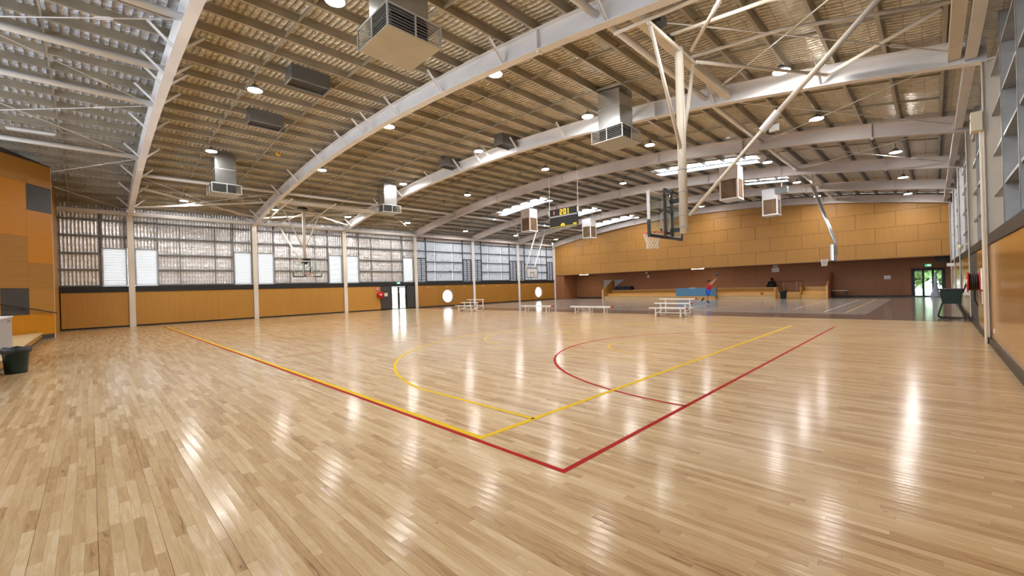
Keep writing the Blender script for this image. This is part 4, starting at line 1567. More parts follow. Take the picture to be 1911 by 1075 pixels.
MB().tube([(-6.9, 32.25, 7.75), (-6.9, 32.25, 8.76)], 0.02, 6).build('hanger', GALV, t)

# ---------------------------------------------------------------- scoreboard
sb = thing('scoreboard', 'black hanging scoreboard showing amber digits 201', 'scoreboard', (-16.75, 21.6, 5.6))
SX0, SX1, SY, SZ0, SZ1 = -17.85, -15.65, 21.62, 5.52, 6.72
MB().box(SX0, SX1, SY, SY + 0.14, SZ0, SZ1).build('panel', BLACK, sb)
MB().box(SX0 - 0.02, SX1 + .02, SY - 0.012, SY, SZ0 + 0.68, SZ0 + 0.76).build('divider', GREY, sb)
MB().box(SX0, SX1, SY - 0.01, SY, SZ0 + 0.02, SZ0 + 0.05).build('base_line', mat('yellow_print', (0.75, 0.62, 0.04), 0.5), sb)
SEG = {'2': 'abged', '0': 'abcdef', '1': 'bc'}


def digit(ch, x, z, w, hh, m):
    t_ = 0.055
    mb = MB()
    S = {'a': (0, w, hh - t_, hh), 'g': (0, w, hh / 2 - t_ / 2, hh / 2 + t_ / 2), 'd': (0, w, 0, t_), 'b': (w - t_, w, hh / 2, hh), 'c': (w - t_, w, 0, hh / 2), 'f': (0, t_, hh / 2, hh), 'e': (0, t_, 0, hh / 2)}
    for s in SEG[ch]:
        a, b, c, d = S[s]
        mb.box(x + a, x + b, SY - 0.012, SY, z + c, z + d)
    return mb.build('digit', m, sb)


digit('2', -17.0, SZ0 + 0.80, 0.2, 0.34, DIGIT)
digit('0', -16.7, SZ0 + 0.80, 0.2, 0.34, DIGIT)
digit('1', -16.5, SZ0 + 0.80, 0.2, 0.34, DIGIT)
digit('1', -17.62, SZ0 + 0.86, 0.16, 0.22, DIGITR)
MB().box(-16.95, -16.62, SY - 0.012, SY, SZ0 + 0.07, SZ0 + 0.19).build('badge', mat('yellow_print', (0.75, 0.62, 0.04), 0.5), sb)
MB().box(-16.86, -16.7, SY - 0.012, SY, SZ0 + 0.19, SZ0 + 0.24).build('badge', MATS['yellow_print'], sb)
MB().box(-15.95, -15.7, SY - 0.012, SY, SZ0 + 0.07, SZ0 + 0.16).build('badge', MATS['yellow_print'], sb)
for xx in (-17.9, -15.6):
    MB().box(xx - .04, xx + .04, SY, SY + 0.1, SZ0 + 0.8, SZ0 + 1.15).build('side_bracket', WHITE, sb)
    MB().tube([(xx, SY + .05, SZ1 - 0.2), (xx, SY + .1, rz(xx) + 0.78)], 0.014, 6).build('hanger_rod', WHITE, sb)

# ---------------------------------------------------------------- basketball hoops


def hoop(sx, xb, yc, zb, lab, sc_=1.0):
    """glass board at x = xb facing sx (+1 / -1 into the court), bottom at zb"""
    t = thing('basketball_hoop', lab, 'basketball hoop', (xb, yc, zb))
    w, h = 0.915, 1.07
    xo = xb - sx * 0.02
    bb = MB().box(xb - sx * .016, xb, yc - w, yc + w, zb, zb + h).build('backboard', GLASS, t, label='clear glass backboard')
    m = MB()
    def fr(y0, y1, z0, z1, d=0.004):
        m.box(xb, xb + sx * d, yc + y0, yc + y1, z0, z1)
        m.box(xb - sx * .02, xb - sx * .016, yc + y0, yc + y1, z0, z1)
    tw = 0.05
    fr(-w, w, zb + h - tw, zb + h); fr(-w, w, zb, zb + tw); fr(-w, -w + tw, zb, zb + h); fr(w - tw, w, zb, zb + h)
    fr(-.295, .295, zb + 0.60, zb + 0.65); fr(-.295, .295, zb + .15, zb + .2); fr(-.295, -.245, zb + .15, zb + .65); fr(.245, .295, zb + .15, zb + .65)
    m.build('white_marking', WHITE, bb, label='white border and target square')
    m = MB()
    m.box(xb - sx * .045, xb + sx * .03, yc - w - .03, yc + w + .03, zb - 0.045, zb + 0.02)
    for s in (-1, 1):
        m.box(xb - sx * .045, xb + sx * .03, yc + s * w, yc + s * (w + .035), zb - 0.045, zb + 0.38)
    m.build('edge_padding', BLACK, bb, label='black padding on the lower edge')
    m = MB()
    for s in (-1, 1):
        m.box(xb - sx * .045, xb + sx * .03, yc + s * (w + .03), yc + s * w, zb + .38, zb + h + .015)
    m.box(xb - sx * .045, xb + sx * .01, yc - w, yc + w, zb + h, zb + h + .015)
    m.build('edge_frame', WHITE, bb)
    # black steel support behind the glass
    m = MB()
    for s in (-1, 1):
        m.box(xb - sx * .06, xb - sx * .12, yc + s * .2 - .025, yc + s * .2 + .025, zb + 0.02, zb + h + 0.16)
    for z in (zb + 0.06, zb + 0.62, zb + h + 0.1):
        m.box(xb - sx * .06, xb - sx * .12, yc - .22, yc + .22, z, z + 0.05)
    m.box(xb - sx * .14, xb - sx * .42, yc - .05, yc + .05, zb + .1, zb + .2)
    m.box(xb - sx * .14, xb - sx * .42, yc - .05, yc + .05, zb + .85, zb + .95)
    m.build('support_frame', BLACK, t)
    # ring and net
    rc = (xb + sx * 0.375, yc, zb + 0.15)
    ring_ = MB().ring(rc, 0.232, 0.011, 28, 8)
    ring_.bar((xb, yc - .07, zb + .15), (rc[0] - sx * .2, yc - .1, zb + .15), 0.02, 0.02)
    ring_.bar((xb, yc + .07, zb + .15), (rc[0] - sx * .2, yc + .1, zb + .15), 0.02, 0.02)
    ring_.box(xb, xb + sx * 0.03, yc - .09, yc + .09, zb + .04, zb + .18)
    rg = ring_.build('ring', ORANGE_RING, t, True)
    m = MB()
    n = 12
    lv = [(0.232, 0), (0.205, .09), (0.175, .18), (0.15, .27), (0.145, .36), (0.16, .42)]
    for s in (0, 1):
        for j in range(n):
            pts = []
            for k, (rad, dz) in enumerate(lv):
                a = 2 * math.pi * (j + (k * .5 if s == 0 else -k * .5)) / n
                pts.append((rc[0] + rad * math.cos(a), rc[1] + rad * math.sin(a), rc[2] - dz))
            m.tube(pts, 0.007, 4)
    m.build('net', NET, rg)
    return t


# near hoop (right), hung from the roof
YH = 10.65
t = hoop(-1, -4.9, YH, 2.9, 'glass basketball hoop hung on a white pole nearest the camera')
MB().tube([(-4.42, YH, 2.95), (-4.42, YH, 7.62)], 0.105, 14).build('pole', CREAM, t, True)
m = MB()
for z in (3.1, 3.4, 4.0, 4.55):
    m.ring((-4.42, YH, z), 0.112, 0.012, 18, 6)
m.build('pole_clamp', GREY, t)
MB().tube([(-4.42, YH - .02, 5.0), (-4.38, 9.05, 7.5)], 0.045, 8).build('side_brace', CREAM, t, True)
MB().tube([(-4.42, YH + .02, 5.0), (-4.38, 11.45, 7.5)], 0.045, 8).build('side_brace', CREAM, t, True)
MB().tube([(-4.28, YH, 3.38), (-2.4, YH, 5.25)], 0.045, 8).build('rear_strut', CREAM, t, True)
MB().tube([(-2.5, YH, 5.15), (-0.3, YH, 7.25)], 0.06, 8).build('rear_strut', CREAM, t, True)
m = MB()
m.tube([(-2.62, YH, 5.03), (-2.3, YH, 5.35)], 0.085, 10)
m.box(-2.5, -2.3, YH + .05, YH + .14, 4.98, 5.12)
m.build('strut_lock', WHITE, t)
MB().tube([(-4.38, 8.95, 7.55), (-4.38, 11.6, 7.55)], 0.05, 8).build('cross_pipe', CREAM, t, True)
for y0, x0, x1, zz in ((9.05, -5.3, 0.3, 7.72), (10.1, -4.5, 0.3, 7.72), (11.4, -4.4, 0.4, 7.65)):
    MB().tube([(x0, y0, zz + .02), (-2.4, y0 + .25, zz - .05), (x1, y0 + 1.0, zz - .45)], 0.045, 8).build('roof_pipe', CREAM, t, True)
MB().tube([(-4.25, 11.3, 7.45), (-2.05, 14.95, 7.5)], 0.045, 8).build('stay_pipe', CREAM, t, True)
MB().tube([(-2.05, 15.0, 7.5), (0.25, 12.8, 7.3)], 0.05, 8).build('stay_pipe', CREAM, t, True)
MB().tube([(-4.15, 10.75, 7.5), (-2.9, 9.3, 7.6)], 0.045, 8).build('stay_pipe', CREAM, t, True)
MB().box(-4.5, -4.2, 9.2, 9.5, 7.62, 7.78).build('motor_box', BLACK, t)
m = MB()
m.lathe((-4.45, 10.2, 7.7), [(0.06, -.15), (0.09, -.1), (0.09, .1), (0.06, .15)], 12, 'y')
m.build('winch', BLACK, t)
bx = -4.75
o = MB().box(bx - 0.09, bx + 0.09, YF[1] + .02, YF[2] - .02, 7.82, 8.08).build('hoist_beam', CREAM)
tag(o, 'cream square hoist beam above the near hoop', 'beam', kind='structure')
o = MB().box(XR - 0.55, XR - 0.33, YF[1] + .02, YF[2] - .02, 7.0, 7.25).build('hoist_beam', CREAM)
tag(o, 'cream square beam beside the right eave behind the near hoop', 'beam', kind='structure')

# far-left hoop (same court)
t = hoop(1, -30.5, YH, 2.9, 'glass basketball hoop in front of the left foil wall')
MB().tube([(-31.0, YH, 3.9), (-31.0, YH, 7.45)], 0.105, 12).build('pole', CREAM, t, True)
m = MB()
m.box(-31.05, -30.65, YH - .18, YH + .18, 3.85, 4.1)
m.build('pole_bracket', BLACK, t)
MB().tube([(-31.0, YH, 4.7), (-31.0, 9.4, 7.4)], 0.045, 8).build('side_brace', CREAM, t, True)
MB().tube([(-31.0, YH, 4.7), (-31.0, 11.75, 7.4)], 0.045, 8).build('side_brace', CREAM, t, True)
MB().tube([(-31.1, YH - .15, 3.8), (-34.7, YH - .5, 6.85)], 0.05, 8).build('rear_strut', CREAM, t, True)
MB().tube([(-31.0, 9.2, 7.42), (-31.0, 11.95, 7.42)], 0.05, 8).build('cross_pipe', CREAM, t, True)
for y0 in (9.2, 11.95):
    MB().tube([(-28.6, y0, 7.75), (-31, y0, 7.5), (-34.7, y0, 7.0)], 0.05, 8).build('roof_pipe', CREAM, t, True)
MB().tube([(-30.9, YH + .6, 7.6), (-34.6, YH - .6, 7.05)], 0.045, 8).build('roof_pipe', CREAM, t, True)
m = MB()
m.box(-31.1, -30.8, YH - .35, YH + .2, 7.6, 7.72)
m.build('winch', BLACK, t)
o = MB().box(-29.7, -29.5, YF[1] + .02, YF[2] - .02, 7.6, 7.82).build('hoist_beam', CREAM)
tag(o, 'cream square hoist beam above the left hoop', 'beam', kind='structure')

# far court: white board on the left
YH2 = 34.8
t = thing('basketball_hoop', 'white basketball board hung on two silver arms at the far left', 'basketball hoop', (-31.5, YH2, 2.75))
MB().box(-31.56, -31.5, YH2 - .9, YH2 + .9, 2.72, 3.82).build('backboard', WHITE, t)
m = MB()
m.box(-31.5, -31.494, YH2 - .9, YH2 + .9, 2.70, 2.78); m.box(-31.5, -31.494, YH2 - .9, YH2 + .9, 3.74, 3.82)
m.box(-31.5, -31.494, YH2 - .9, YH2 - .83, 2.7, 3.82); m.box(-31.5, -31.494, YH2 + .83, YH2 + .9, 2.7, 3.82)
m.box(-31.5, -31.494, YH2 - .3, YH2 + .3, 3.28, 3.34); m.box(-31.5, -31.494, YH2 - .3, YH2 - .24, 2.85, 3.34); m.box(-31.5, -31.494, YH2 + .24, YH2 + .3, 2.85, 3.34)
m.build('marking', BLACK, t)
for y0, y1 in ((YH2 - .85, YH2 + .15), (YH2 + .55, YH2 + 1.55)):
    MB().tube([(-31.6, y0, 2.9), (-31.6, y0, 3.9), (-30.6, y1 - .1, 8.135)], 0.07, 8).build('arm', WHITE, t, True)
MB().tube([(-31.6, YH2 - .4, 3.7), (-30.7, YH2 + 1.2, 7.8)], 0.025, 6).build('cable', GREY, t)
MB().ring((-31.1, YH2, 2.92), 0.225, 0.012, 22, 6).build('ring', ORANGE_RING, t, True)
m = MB()
for j in range(10):
    a = 2 * math.pi * j / 10
    m.tube([(-31.1 + .22 * math.cos(a), YH2 + .22 * math.sin(a), 2.92), (-31.1 + .16 * math.cos(a + .5), YH2 + .16 * math.sin(a + .5), 2.5)], 0.006, 4)
m.build('net', NET, t)

# far court: folded hoop on silver arm at the right
YH3 = 33.8
t = thing('basketball_hoop', 'silver-armed basketball hoop seen edge-on before the far ochre wall', 'basketball hoop', (-4.5, YH3, 2.8))
MB().box(-4.56, -4.5, YH3 - .55, YH3 + .75, 2.78, 3.8).build('backboard', mat('steel_board', (0.62, 0.64, 0.65), 0.35, metal=0.4), t)
m = MB()
for yy in (YH3 - .5, YH3 + .1, YH3 + .68):
    m.box(-4.5, -4.4, yy, yy + .06, 2.8, 3.82)
m.build('back_rib', CHROME, t)
MB().box(-4.6, -4.38, YH3 - .57, YH3 + .77, 2.73, 2.8).build('lower_edge', BLACK, t)
for dy in (-.3, .3):
    MB().tube([(-4.4, YH3 + .3 + dy, 3.2), (-4.4, YH3 + .3 + dy, 3.95), (-5.4, YH3 - .5 + dy, 7.75)], 0.075, 8).build('arm', CHROME, t, True)
MB().box(-5.9, -4.9, YH3 - .9, YH3 - .1, 7.72, 7.8).build('hoist_plate', CREAM, t)
MB().tube([(-5.4, YH3 - .5, 7.76), (-5.4, YH3 - .5, 8.8)], 0.05, 8).build('hanger', CREAM, t)
MB().ring((-4.95, YH3 - .1, 2.95), 0.225, 0.014, 22, 6).build('ring', ORANGE_RING, t, True)
m = MB()
for s in (-.5, .5):
    for j in range(12):
        a = 2 * math.pi * j / 12
        m.tube([(-4.95 + .22 * math.cos(a), YH3 - .1 + .22 * math.sin(a), 2.95), (-4.95 + .17 * math.cos(a + s), YH3 - .1 + .17 * math.sin(a + s), 2.7), (-4.95 + .14 * math.cos(a + 2 * s), YH3 - .1 + .14 * math.sin(a + 2 * s), 2.48)], 0.008, 4)
m.build('net', NET, t)

# ---------------------------------------------------------------- benches
def bench(x0, x1, y, lab, legs):
    t = thing('bench', lab, 'bench', ((x0 + x1) / 2, y, 0))
    m = MB()
    m.box(x0, x1, y - .15, y + .15, 0.41, 0.45)
    m.box(x0, x1, y - .15, y - .14, 0.38, 0.41)
    m.build('seat', WHITE, t)
    for xx in (x0, x1):
        s = -1 if xx == x0 else 1
        MB().box(xx, xx + s * 0.03, y - .155, y + .155, 0.375, 0.455).build('end_cap', REDM if s > 0 else WHITE, t)
    for xx in legs:
        m = MB()
        for s in (-1, 1):
            m.tube([(xx, y + s * .13, 0.41), (xx, y + s * .17, 0.0)], 0.022, 8)
        m.tube([(xx, y - .16, 0.12), (xx, y + .16, 0.12)], 0.014, 6)
        m.build('leg', WHITE, t)
    return t


bench(-19.95, -17.35, 21.0, 'low white bench left of centre at the timber edge', (-19.6, -17.75))
bench(-15.75, -12.95, 20.95, 'low white bench in the middle at the timber edge', (-15.4, -14.35, -13.35))


def bleacher(x0, w, y0, lab):
    t = thing('bleacher', lab, 'bleacher', (x0 + w / 2, y0 + .6, 0))
    for i, (z, y) in enumerate(((0.42, y0), (0.63, y0 + .58), (0.83, y0 + 1.16))):
        xs0 = x0 - 0.0
        m = MB()
        m.box(xs0, xs0 + w, y - .13, y + .13, z, z + 0.045)
        m.build('seat_plank', WHITE, t)
        MB().box(xs0 + w, xs0 + w + .025, y - .135, y + .135, z - .005, z + .05).build('end_cap', REDM, t)
        for xx in (xs0 + .3, xs0 + w - .3):
            MB().box(xx - .03, xx + .03, y - .03, y + .03, 0, z).build('post', WHITE, t)
    for z, y in ((0.17, y0 + .3), (0.40, y0 + .88)):
        MB().box(x0 + .15, x0 + w - .05, y - .11, y + .11, z, z + .04).build('foot_plank', WHITE, t)
    for xx in (x0 + .3, x0 + w - .3):
        m = MB()
        m.bar((xx, y0 - .05, .04), (xx, y0 + 1.25, .04), 0.05, 0.05)
        m.bar((xx, y0 + .1, .15), (xx, y0 + 1.16, .38), 0.04, 0.04)
        m.build('side_frame', WHITE, t)
        m = MB()
        for yy in (y0 + .3, y0 + 1.16):
            m.lathe((xx - .03, yy, 0.05), [(0.05, 0), (0.05, 0.06)], 10, 'x')
        m.build('castor', REDM, t)
    return t


bleacher(-10.3, 1.88, 20.3, 'white three-tier bleacher beside the jumping player')
bleacher(-26.0, 2.1, 19.9, 'white three-tier bleacher in front of the round window')

# ---------------------------------------------------------------- timber stands in the recess
st = thing('timber_stands', 'long pale timber stands under the far ochre wall', 'stands', (-18, 45, 0))
for i, (z0, z1, y0) in enumerate(((0.0, 0.3, 43.7), (0.3, 0.62, 44.45), (0.62, 0.98, 45.2))):
    xa, xb = -28.0, -10.15
    MB().box(xa, xb, y0, YW - .04, z0, z1 - 0.04).build('riser', (PALEWOOD, PINE, TAN_PLY)[i], st)
    MB().box(xa, xb, y0 - .04, YW - .04, z1 - 0.04, z1).build('tread', PALEWOOD if i != 1 else PINE, st)
MB().box(-10.15, -10.05, 43.65, YW - .04, 0, 0.98).build('end_board', PINE, st)
MB().box(-8.15, -6.35, 43.7, YW - .04, 0.0, 0.3).build('riser', PINE, st)
MB().box(-8.15, -6.35, 44.3, YW - .04, 0.3, 0.62).build('riser', PINE, st)
MB().box(-8.15, -6.35, 45.0, YW - .04, 0.62, 0.98).build('riser', PINE, st)
MB().box(-10.05, -8.15, 44.5, YW - .04, 0.0, 0.55).build('riser', PINE, st)
MB().box(-8.2, -8.1, 43.65, YW - .04, 0, 0.98).build('end_board', TAN_PLY, st)
m = MB()
m.prism([(43.55, 0), (YW - .04, 0), (YW - .04, 2.15), (46.0, 2.15), (43.55, 1.05)], -6.35, -6.22, 'x')
m.build('side_panel', SHADED_PLY, st)
MB().box(-6.36, -6.21, 43.52, 43.58, 0, 1.05).build('end_post', PINE, st)
m = MB()
m.prism([(43.6, 0), (YW - .04, 0), (YW - .04, 2.2), (45.9, 2.2), (43.6, 1.05)], -28.2, -28.05, 'x')
m.build('side_panel', OCHRE_FAR, st)
MB().box(-28.22, -28.03, 43.56, 43.62, 0, 1.1).build('end_post', PALEWOOD, st)
m = MB()
m.prism([(-29.6, 1.15), (-28.25, 1.15), (-28.25, 1.2), (-26.6, 2.25), (-29.6, 2.25)], YW - .12, YW - .05, 'y')
m.build('grey_stair_panel', GREY, st, label='grey triangular stair panel')
rl = thing('stair_rail', 'dark handrail over the gap in the far timber stands', 'handrail', (-9.1, 44.4, 0.5))
m = MB()
m.tube([(-10.1, 44.5, .98), (-10.1, 44.5, 1.5), (-8.1, 44.5, 1.5), (-8.1, 44.5, .62)], 0.03, 6)
m.build('rail', mat('dark_red_rail', (0.10, 0.03, 0.02), 0.4), rl)
MB().tube([(-9.6, 44.55, .55), (-9.6, 44.5, 1.5)], 0.02, 6).build('baluster', GREY, rl)
MB().tube([(-8.6, 44.55, .55), (-8.6, 44.5, 1.5)], 0.02, 6).build('baluster', GREY, rl)
t = thing('crash_mat', 'blue vinyl crash mat leaning against the far stands', 'mat', (-17.2, 43.3, 0))
m = MB()
m.box(-19.0, -15.4, 43.25, 43.55, 0.24, 1.08)
m.build('pad', BLUEMAT, t)
MB().box(-17.6, -17.0, 43.24, 43.57, 1.06, 1.10).build('handle_strap', PAPER, t)
MB().box(-15.4, -15.02, 43.26, 43.54, 0.24, 1.06).build('folded_end', mat('blue_grey', (0.12, 0.2, 0.28), 0.5), t)
MB().box(-19.0, -15.1, 43.2, 43.62, 0.0, 0.24).build('base_board', PINE, t)
t = thing('gym_mat', 'navy folded mat on the top tier of the far stands', 'mat', (-26.2, 45.8, 0.98))
m = MB()
m.box(-27.6, -25.4, 45.4, 46.1, 0.98, 1.2)
m.box(-27.55, -25.45, 45.45, 46.1, 1.21, 1.42)
m.build('pad', NAVY, t)
MB().box(-26.8, -26.2, 45.38, 45.41, 1.05, 1.35).build('strap', BLACK, t)
t = thing('side_table', 'small white table beside the right end of the far stands', 'table', (-5.8, 45.4, 0))
MB().box(-6.15, -5.1, 45.1, 45.6, 0.56, 0.61).build('top', WHITE, t)
for xx in (-6.05, -5.2):
    for yy in (45.15, 45.55):
        MB().box(xx - .02, xx + .02, yy - .02, yy + .02, 0, .56).build('leg', BLACK, t)
MB().box(-6.1, -5.3, 45.2, 45.7, 0.05, 0.12).build('lower_shelf', BLACK, t)
t = thing('wall_speaker', 'black box speaker under the soffit at the far right', 'speaker', (0.4, 45.6, 2.6))
MB().box(0.15, 0.8, 44.6, 45.1, 2.62, 3.06).build('cabinet', BLACK, t)
MB().box(0.2, 0.75, 44.58, 44.6, 2.68, 3.0).build('grille', DARKGREY, t)

# wheeled bin by the right wall
t = thing('tilt_bin', 'dark green tub on a black tubular stand by the right wall', 'bin', (0.45, 23.4, 0))
m = MB()
x0, x1, y0, y1 = 0.18, 0.80, 23.05, 23.75
m.hexa([(x0 + .06, y0 + .05, .58), (x1 - .06, y0 + .05, .58), (x1 - .06, y1 - .05, .58), (x0 + .06, y1 - .05, .58), (x0, y0, 1.12), (x1, y0, 1.12), (x1, y1, 1.12), (x0, y1, 1.12)])
m.build('tub', DKGREEN, t)
MB().box(x0 - .03, x1 + .03, y0 - .03, y1 + .03, 1.1, 1.15).build('rim', BAG, t)
for yy in (23.1, 23.7):
    m = MB()
    m.tube([(0.25, yy, .6), (0.12, yy, .1), (0.2, yy, .03), (0.86, yy, .03), (0.7, yy, .6)], 0.025, 6)
    m.build('leg_frame', BLACK, t)
MB().tube([(0.25, 23.1, .6), (0.25, 23.7, .6)], 0.025, 6).build('cross_bar', BLACK, t)
MB().tube([(0.8, 23.1, 1.0), (0.9, 23.1, 1.35), (0.9, 23.7, 1.35), (0.8, 23.7, 1.0)], 0.02, 6).build('handle', BLACK, t)

# sandwich board / A-frame by the far doors
t = thing('floor_sign', 'white cone-shaped floor stand beside the far doors', 'sign', (0.15, 45.5, 0))
MB().lathe((0.15, 45.6, 0), [(0.33, 0), (0.33, 0.06), (0.26, 0.3), (0.16, 0.5), (0.1, 0.9), (0.08, 1.6), (0.03, 1.7)], 12).build('body', mat('pale_blue_cover', (0.55, 0.65, 0.75), 0.6), t, True)
MB().lathe((0.15, 45.6, 1.7), [(0.08, 0), (0.1, 0.05), (0.05, 0.12)], 10).build('knob', GREY, t, True)

# ---------------------------------------------------------------- people and balls
def ball(loc, r, m, lab):
    t = thing('basketball', lab, 'ball', loc)
    me = bpy.data.meshes.new('ball')
    bm = bmesh.new()
    bmesh.ops.create_uvsphere(bm, u_segments=20, v_segments=12, radius=r)
    bm.to_mesh(me)
    bm.free()
    me.materials.append(m)
    me.shade_smooth()
    o = link('sphere_skin', me, None)
    o.parent = t
    mb = MB().ring((0, 0, 0), r, 0.004, 24, 5).ring((0, 0, 0), r, 0.004, 24, 5, 'x')
    o2 = mb.build('seam', BLACK)
    o2.parent = t
    return t


ball((-11.2, 43.88, 0.3 + 0.12), 0.12, BALL, 'orange basketball resting on the lowest tier of the far stands')


def figure(name, lab, base, joints, edges, rad, m, root=0):
    me = bpy.data.meshes.new(name)
    me.from_pydata([tuple(Vector(j)) for j in joints], edges, [])
    o = bpy.data.objects.new(name, me)
    COL.objects.link(o)
    me.materials.append(m)
    if not me.skin_vertices:
        bpy.context.view_layer.objects.active = o
        md = o.modifiers.new('skin', 'SKIN')
        if not me.skin_vertices:
            # add the layer through bmesh
            bm = bmesh.new()
            bm.from_mesh(me)
            bm.verts.layers.skin.verify()
            bm.to_mesh(me)
            bm.free()
    else:
        md = o.modifiers.new('skin', 'SKIN')
    md.use_smooth_shade = True
    for i, v in enumerate(me.skin_vertices[0].data):
        v.radius = (rad[i], rad[i])
        v.use_root = (i == root)
    sd = o.modifiers.new('sub', 'SUBSURF')
    sd.levels = 1
    sd.render_levels = 2
    return o


def limbtube(name, pts, rads, m, parent, n=12):
    o = MB().tube(pts, rads, n).build(name, m)
    o.parent = parent
    o.data.shade_smooth()
    return o


def hand(J, E, Rd, wrist_i, wrist, d, side):
    """palm and five fingers grown from the wrist joint along d"""
    d = Vector(d).normalized()
    side = Vector(side).normalized()
    w = Vector(wrist)
    pi = len(J)
    J.append(w + d * 0.06); Rd.append(0.026)
    E.append((wrist_i, pi))
    for k, (o, L) in enumerate(((-0.03, .055), (-0.01, .07), (0.01, .075), (0.03, .065))):
        a = len(J)
        J.append(w + d * 0.095 + side * o); Rd.append(0.0095)
        J.append(w + d * (0.095 + L) + side * o * 1.4 + Vector((0, 0, -0.012))); Rd.append(0.0085)
        E += [(pi, a), (a, a + 1)]
    a = len(J)
    J.append(w + d * 0.05 - side * 0.045); Rd.append(0.011)
    J.append(w + d * 0.085 - side * 0.065); Rd.append(0.009)
    E += [(pi, a), (a, a + 1)]


# jumping player, reaching up and to the right (towards +x +y in the photo)
rt = Vector((0.707, 0.707, 0))      # picture right
ip = Vector((-0.707, 0.707, 0))     # away from the camera
PB = Vector((-12.1, 33.3, 0.0))


def P(r_, d_, z_):
    return rt * r_ + ip * d_ + Vector((0, 0, z_))


J = [P(0, 0, 1.0), P(0.05, 0, 1.18), P(0.10, 0, 1.36), P(0.13, 0, 1.44), P(0.12, 0, 1.50), P(0.10, .02, 1.60), P(0.09, .02, 1.68)]
E = [(0, 1), (1, 2), (2, 3), (3, 4), (4, 5), (5, 6)]
Rd = [0.13, 0.12, 0.13, 0.07, 0.05, 0.085, 0.07]
# arms up to the right
for s in (-1, 1):
    b = len(J)
    J += [P(0.13, s * .15, 1.42), P(0.30, s * .17, 1.60), P(0.47, s * .13, 1.78 if s < 0 else 1.70)]
    Rd += [0.055, 0.045, 0.03]
    E += [(2, b), (b, b + 1), (b + 1, b + 2)]
    hand(J, E, Rd, b + 2, J[b + 2], P(0.5, 0, 0.7), P(0.2, 1, 0))
# legs: trailing leg bent back to the left, other leg down
b = len(J)
J += [P(-0.02, -.09, 0.90), P(-0.12, -.10, 0.55), P(-0.42, -.10, 0.40), P(-0.52, -.10, 0.30)]
Rd += [0.095, 0.06, 0.042, 0.04]
E += [(0, b), (b, b + 1), (b + 1, b + 2), (b + 2, b + 3)]
b = len(J)
J += [P(-0.02, .09, 0.90), P(-0.03, .10, 0.52), P(-0.06, .10, 0.16), P(0.00, .08, 0.06)]
Rd += [0.095, 0.06, 0.042, 0.04]
E += [(0, b), (b, b + 1), (b + 1, b + 2), (b + 2, b + 3)]
pt = thing('person', 'jumping player in red singlet and blue shorts, arms stretched up', 'person', PB)
bd = figure('body', '', PB, J, E, Rd, SKIN)
bd.parent = pt
limbtube('red_singlet', [P(0.0, 0, .98), P(0.05, 0, 1.18), P(0.10, 0, 1.36), P(0.13, 0, 1.45)], [.165, .155, .185, .12], REDSHIRT, pt, 14)
limbtube('shorts_waist', [P(0.0, 0, 1.02), P(-0.02, 0, .86)], [.168, .19], BLUESHORT, pt, 14)
limbtube('shorts_leg', [P(-0.02, -.09, 0.92), P(-0.11, -.10, 0.60)], [.12, .115], BLUESHORT, pt)
limbtube('shorts_leg', [P(-0.02, .09, 0.92), P(-0.03, .10, 0.58)], [.12, .115], BLUESHORT, pt)
limbtube('shoe', [P(-0.42, -.10, 0.43), P(-0.50, -.10, 0.31), P(-0.60, -.10, 0.20)], [.05, .062, .04], BLACK, pt)
limbtube('shoe', [P(-0.06, .10, 0.22), P(-0.04, .09, 0.08), P(0.06, .06, 0.02)], [.05, .062, .04], BLACK, pt)
limbtube('hair', [P(0.06, .03, 1.62), P(0.07, .03, 1.70), P(0.08, .02, 1.77)], [.098, .105, .05], HAIR, pt)
m = MB()
for s in (-1, 1):
    m.lathe(tuple(P(0.19, s * .035, 1.645)), [(0.0, -.008), (0.012, 0), (0.0, .008)], 6, cap=False)
o = m.build('eyes', HAIR); o.parent = pt
o = MB().bar(P(0.185, 0, 1.635), P(0.205, 0, 1.60), 0.03, 0.03).build('nose', SKIN); o.parent = pt
o = MB().bar(P(0.175, -.03, 1.565), P(0.175, .03, 1.565), 0.012, 0.012).build('mouth', REDSHIRT); o.parent = pt
pt.location = PB + Vector((0, 0, 0.05))
ball(tuple(PB + P(0.72, 0, 2.22)), 0.12, DARKBALL, 'dark ball in the air above the jumping player')

# seated person in black on the top tier
SPP = Vector((-10.75, 45.65, 0.98))
J = [Vector((0, 0, .14)), Vector((0, -.02, .34)), Vector((0, -.06, .52)), Vector((0, -.07, .60)), Vector((0, -.09, .70)), Vector((0, -.10, .78))]
E = [(0, 1), (1, 2), (2, 3), (3, 4), (4, 5)]
Rd = [.17, .16, .17, .07, .095, .08]
for s in (-1, 1):
    b = len(J)
    J += [Vector((s * .2, -.06, .48)), Vector((s * .28, -.18, .28)), Vector((s * .12, -.36, .24))]
    Rd += [.075, .06, .04]
    E += [(2, b), (b, b + 1), (b + 1, b + 2)]
    hand(J, E, Rd, b + 2, J[b + 2], (-s * .5, -.6, 0), (0, 0, 1))
    b = len(J)
    J += [Vector((s * .12, -.05, .11)), Vector((s * .34, -.24, .11)), Vector((s * .06, -.36, .06)), Vector((-s * .06, -.38, .05))]
    Rd += [.11, .08, .05, .045]
    E += [(0, b), (b, b + 1), (b + 1, b + 2), (b + 2, b + 3)]
pt = thing('person', 'seated person in black clothes on the top tier of the stands', 'person', SPP)
bd = figure('body', '', SPP, J, E, Rd, mat('skin_dark', (0.12, 0.06, 0.04), 0.6))
bd.parent = pt
limbtube('black_jacket', [Vector((0, .02, 0.02)), Vector((0, 0, .2)), Vector((0, -.05, .48)), Vector((0, -.06, .60))], [.30, .27, .26, .12], BLACKCLOTH, pt, 14)
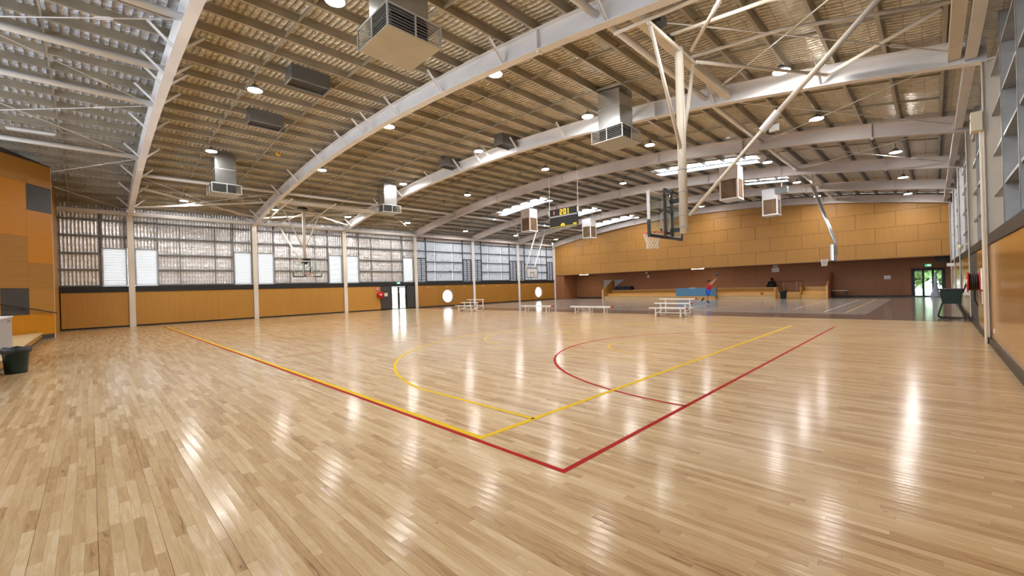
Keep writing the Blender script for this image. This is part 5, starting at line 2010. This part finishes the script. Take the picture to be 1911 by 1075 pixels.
for s in (-1, 1):
    limbtube('sleeve', [Vector((s * .18, -.05, .52)), Vector((s * .29, -.18, .28)), Vector((s * .13, -.35, .24))], [.10, .09, .065], BLACKCLOTH, pt)
    limbtube('trouser_leg', [Vector((s * .12, -.03, .14)), Vector((s * .34, -.24, .12)), Vector((s * .06, -.36, .09))], [.14, .11, .08], BLACKCLOTH, pt)
    limbtube('shoe', [Vector((s * .06, -.38, .07)), Vector((-s * .12, -.40, .06))], [.06, .05], BLACK, pt)
limbtube('hood', [Vector((0, -.02, .58)), Vector((0, -.05, .72)), Vector((0, -.06, .82)), Vector((0, -.07, .88))], [.11, .135, .12, .05], BLACKCLOTH, pt)

# ---------------------------------------------------------------- outside
o = MB().box(-75, 40, -40, 110, -0.32, -0.25).build('ground_outside', CONCRETE)
tag(o, 'pale concrete ground outside the doors', 'ground', kind='structure')
o = MB().box(-52, -51.6, 5, 45, -0.25, 1.4).build('wall_outside', PALEBRICK)
tag(o, 'low pale garden wall outside the left exit doors', 'wall', kind='structure')


def bush(loc, r, h, lab, seed):
    rnd = random.Random(seed)
    t = thing('shrub', lab, 'shrub', loc)
    m = MB()
    for i in range(420):
        a, u, q = rnd.uniform(0, 6.283), rnd.uniform(-1, 1), rnd.uniform(.55, 1.0)
        c = Vector((r * q * math.cos(a) * math.sqrt(1 - u * u), r * q * math.sin(a) * math.sqrt(1 - u * u), h * .55 + h * .45 * q * u)) + Vector(loc)
        d = Vector((rnd.uniform(-1, 1), rnd.uniform(-1, 1), rnd.uniform(-1, 1))).normalized() * r * .22
        e_ = d.cross(Vector((rnd.uniform(-1, 1), rnd.uniform(-1, 1), 1))).normalized() * r * .12
        i0 = len(m.v)
        m.v += [tuple(c - d), tuple(c + e_), tuple(c + d), tuple(c - e_)]
        m.f.append((i0, i0 + 1, i0 + 2, i0 + 3))
    me = bpy.data.meshes.new('foliage')
    me.from_pydata(m.v, [], m.f)
    me.materials.append(LEAF)
    link('foliage', me, t)
    MB().tube([loc, (loc[0], loc[1], loc[2] + h * .6)], [r * .12, r * .05], 7).build('stem', mat('bark', (0.12, 0.08, 0.05), 0.8), t)


bush((-48, 30.2, -0.25), 1.3, 2.6, 'green shrub outside the left exit doors', 1)
bush((-50, 33.5, -0.25), 1.2, 2.2, 'smaller green shrub outside the left exit doors', 2)
bush((-2.2, 62, -0.25), 2.4, 4.5, 'green tree outside the far entrance doors', 3)
bush((1.8, 66, -0.25), 2.6, 5.0, 'taller green tree outside the far entrance doors', 4)
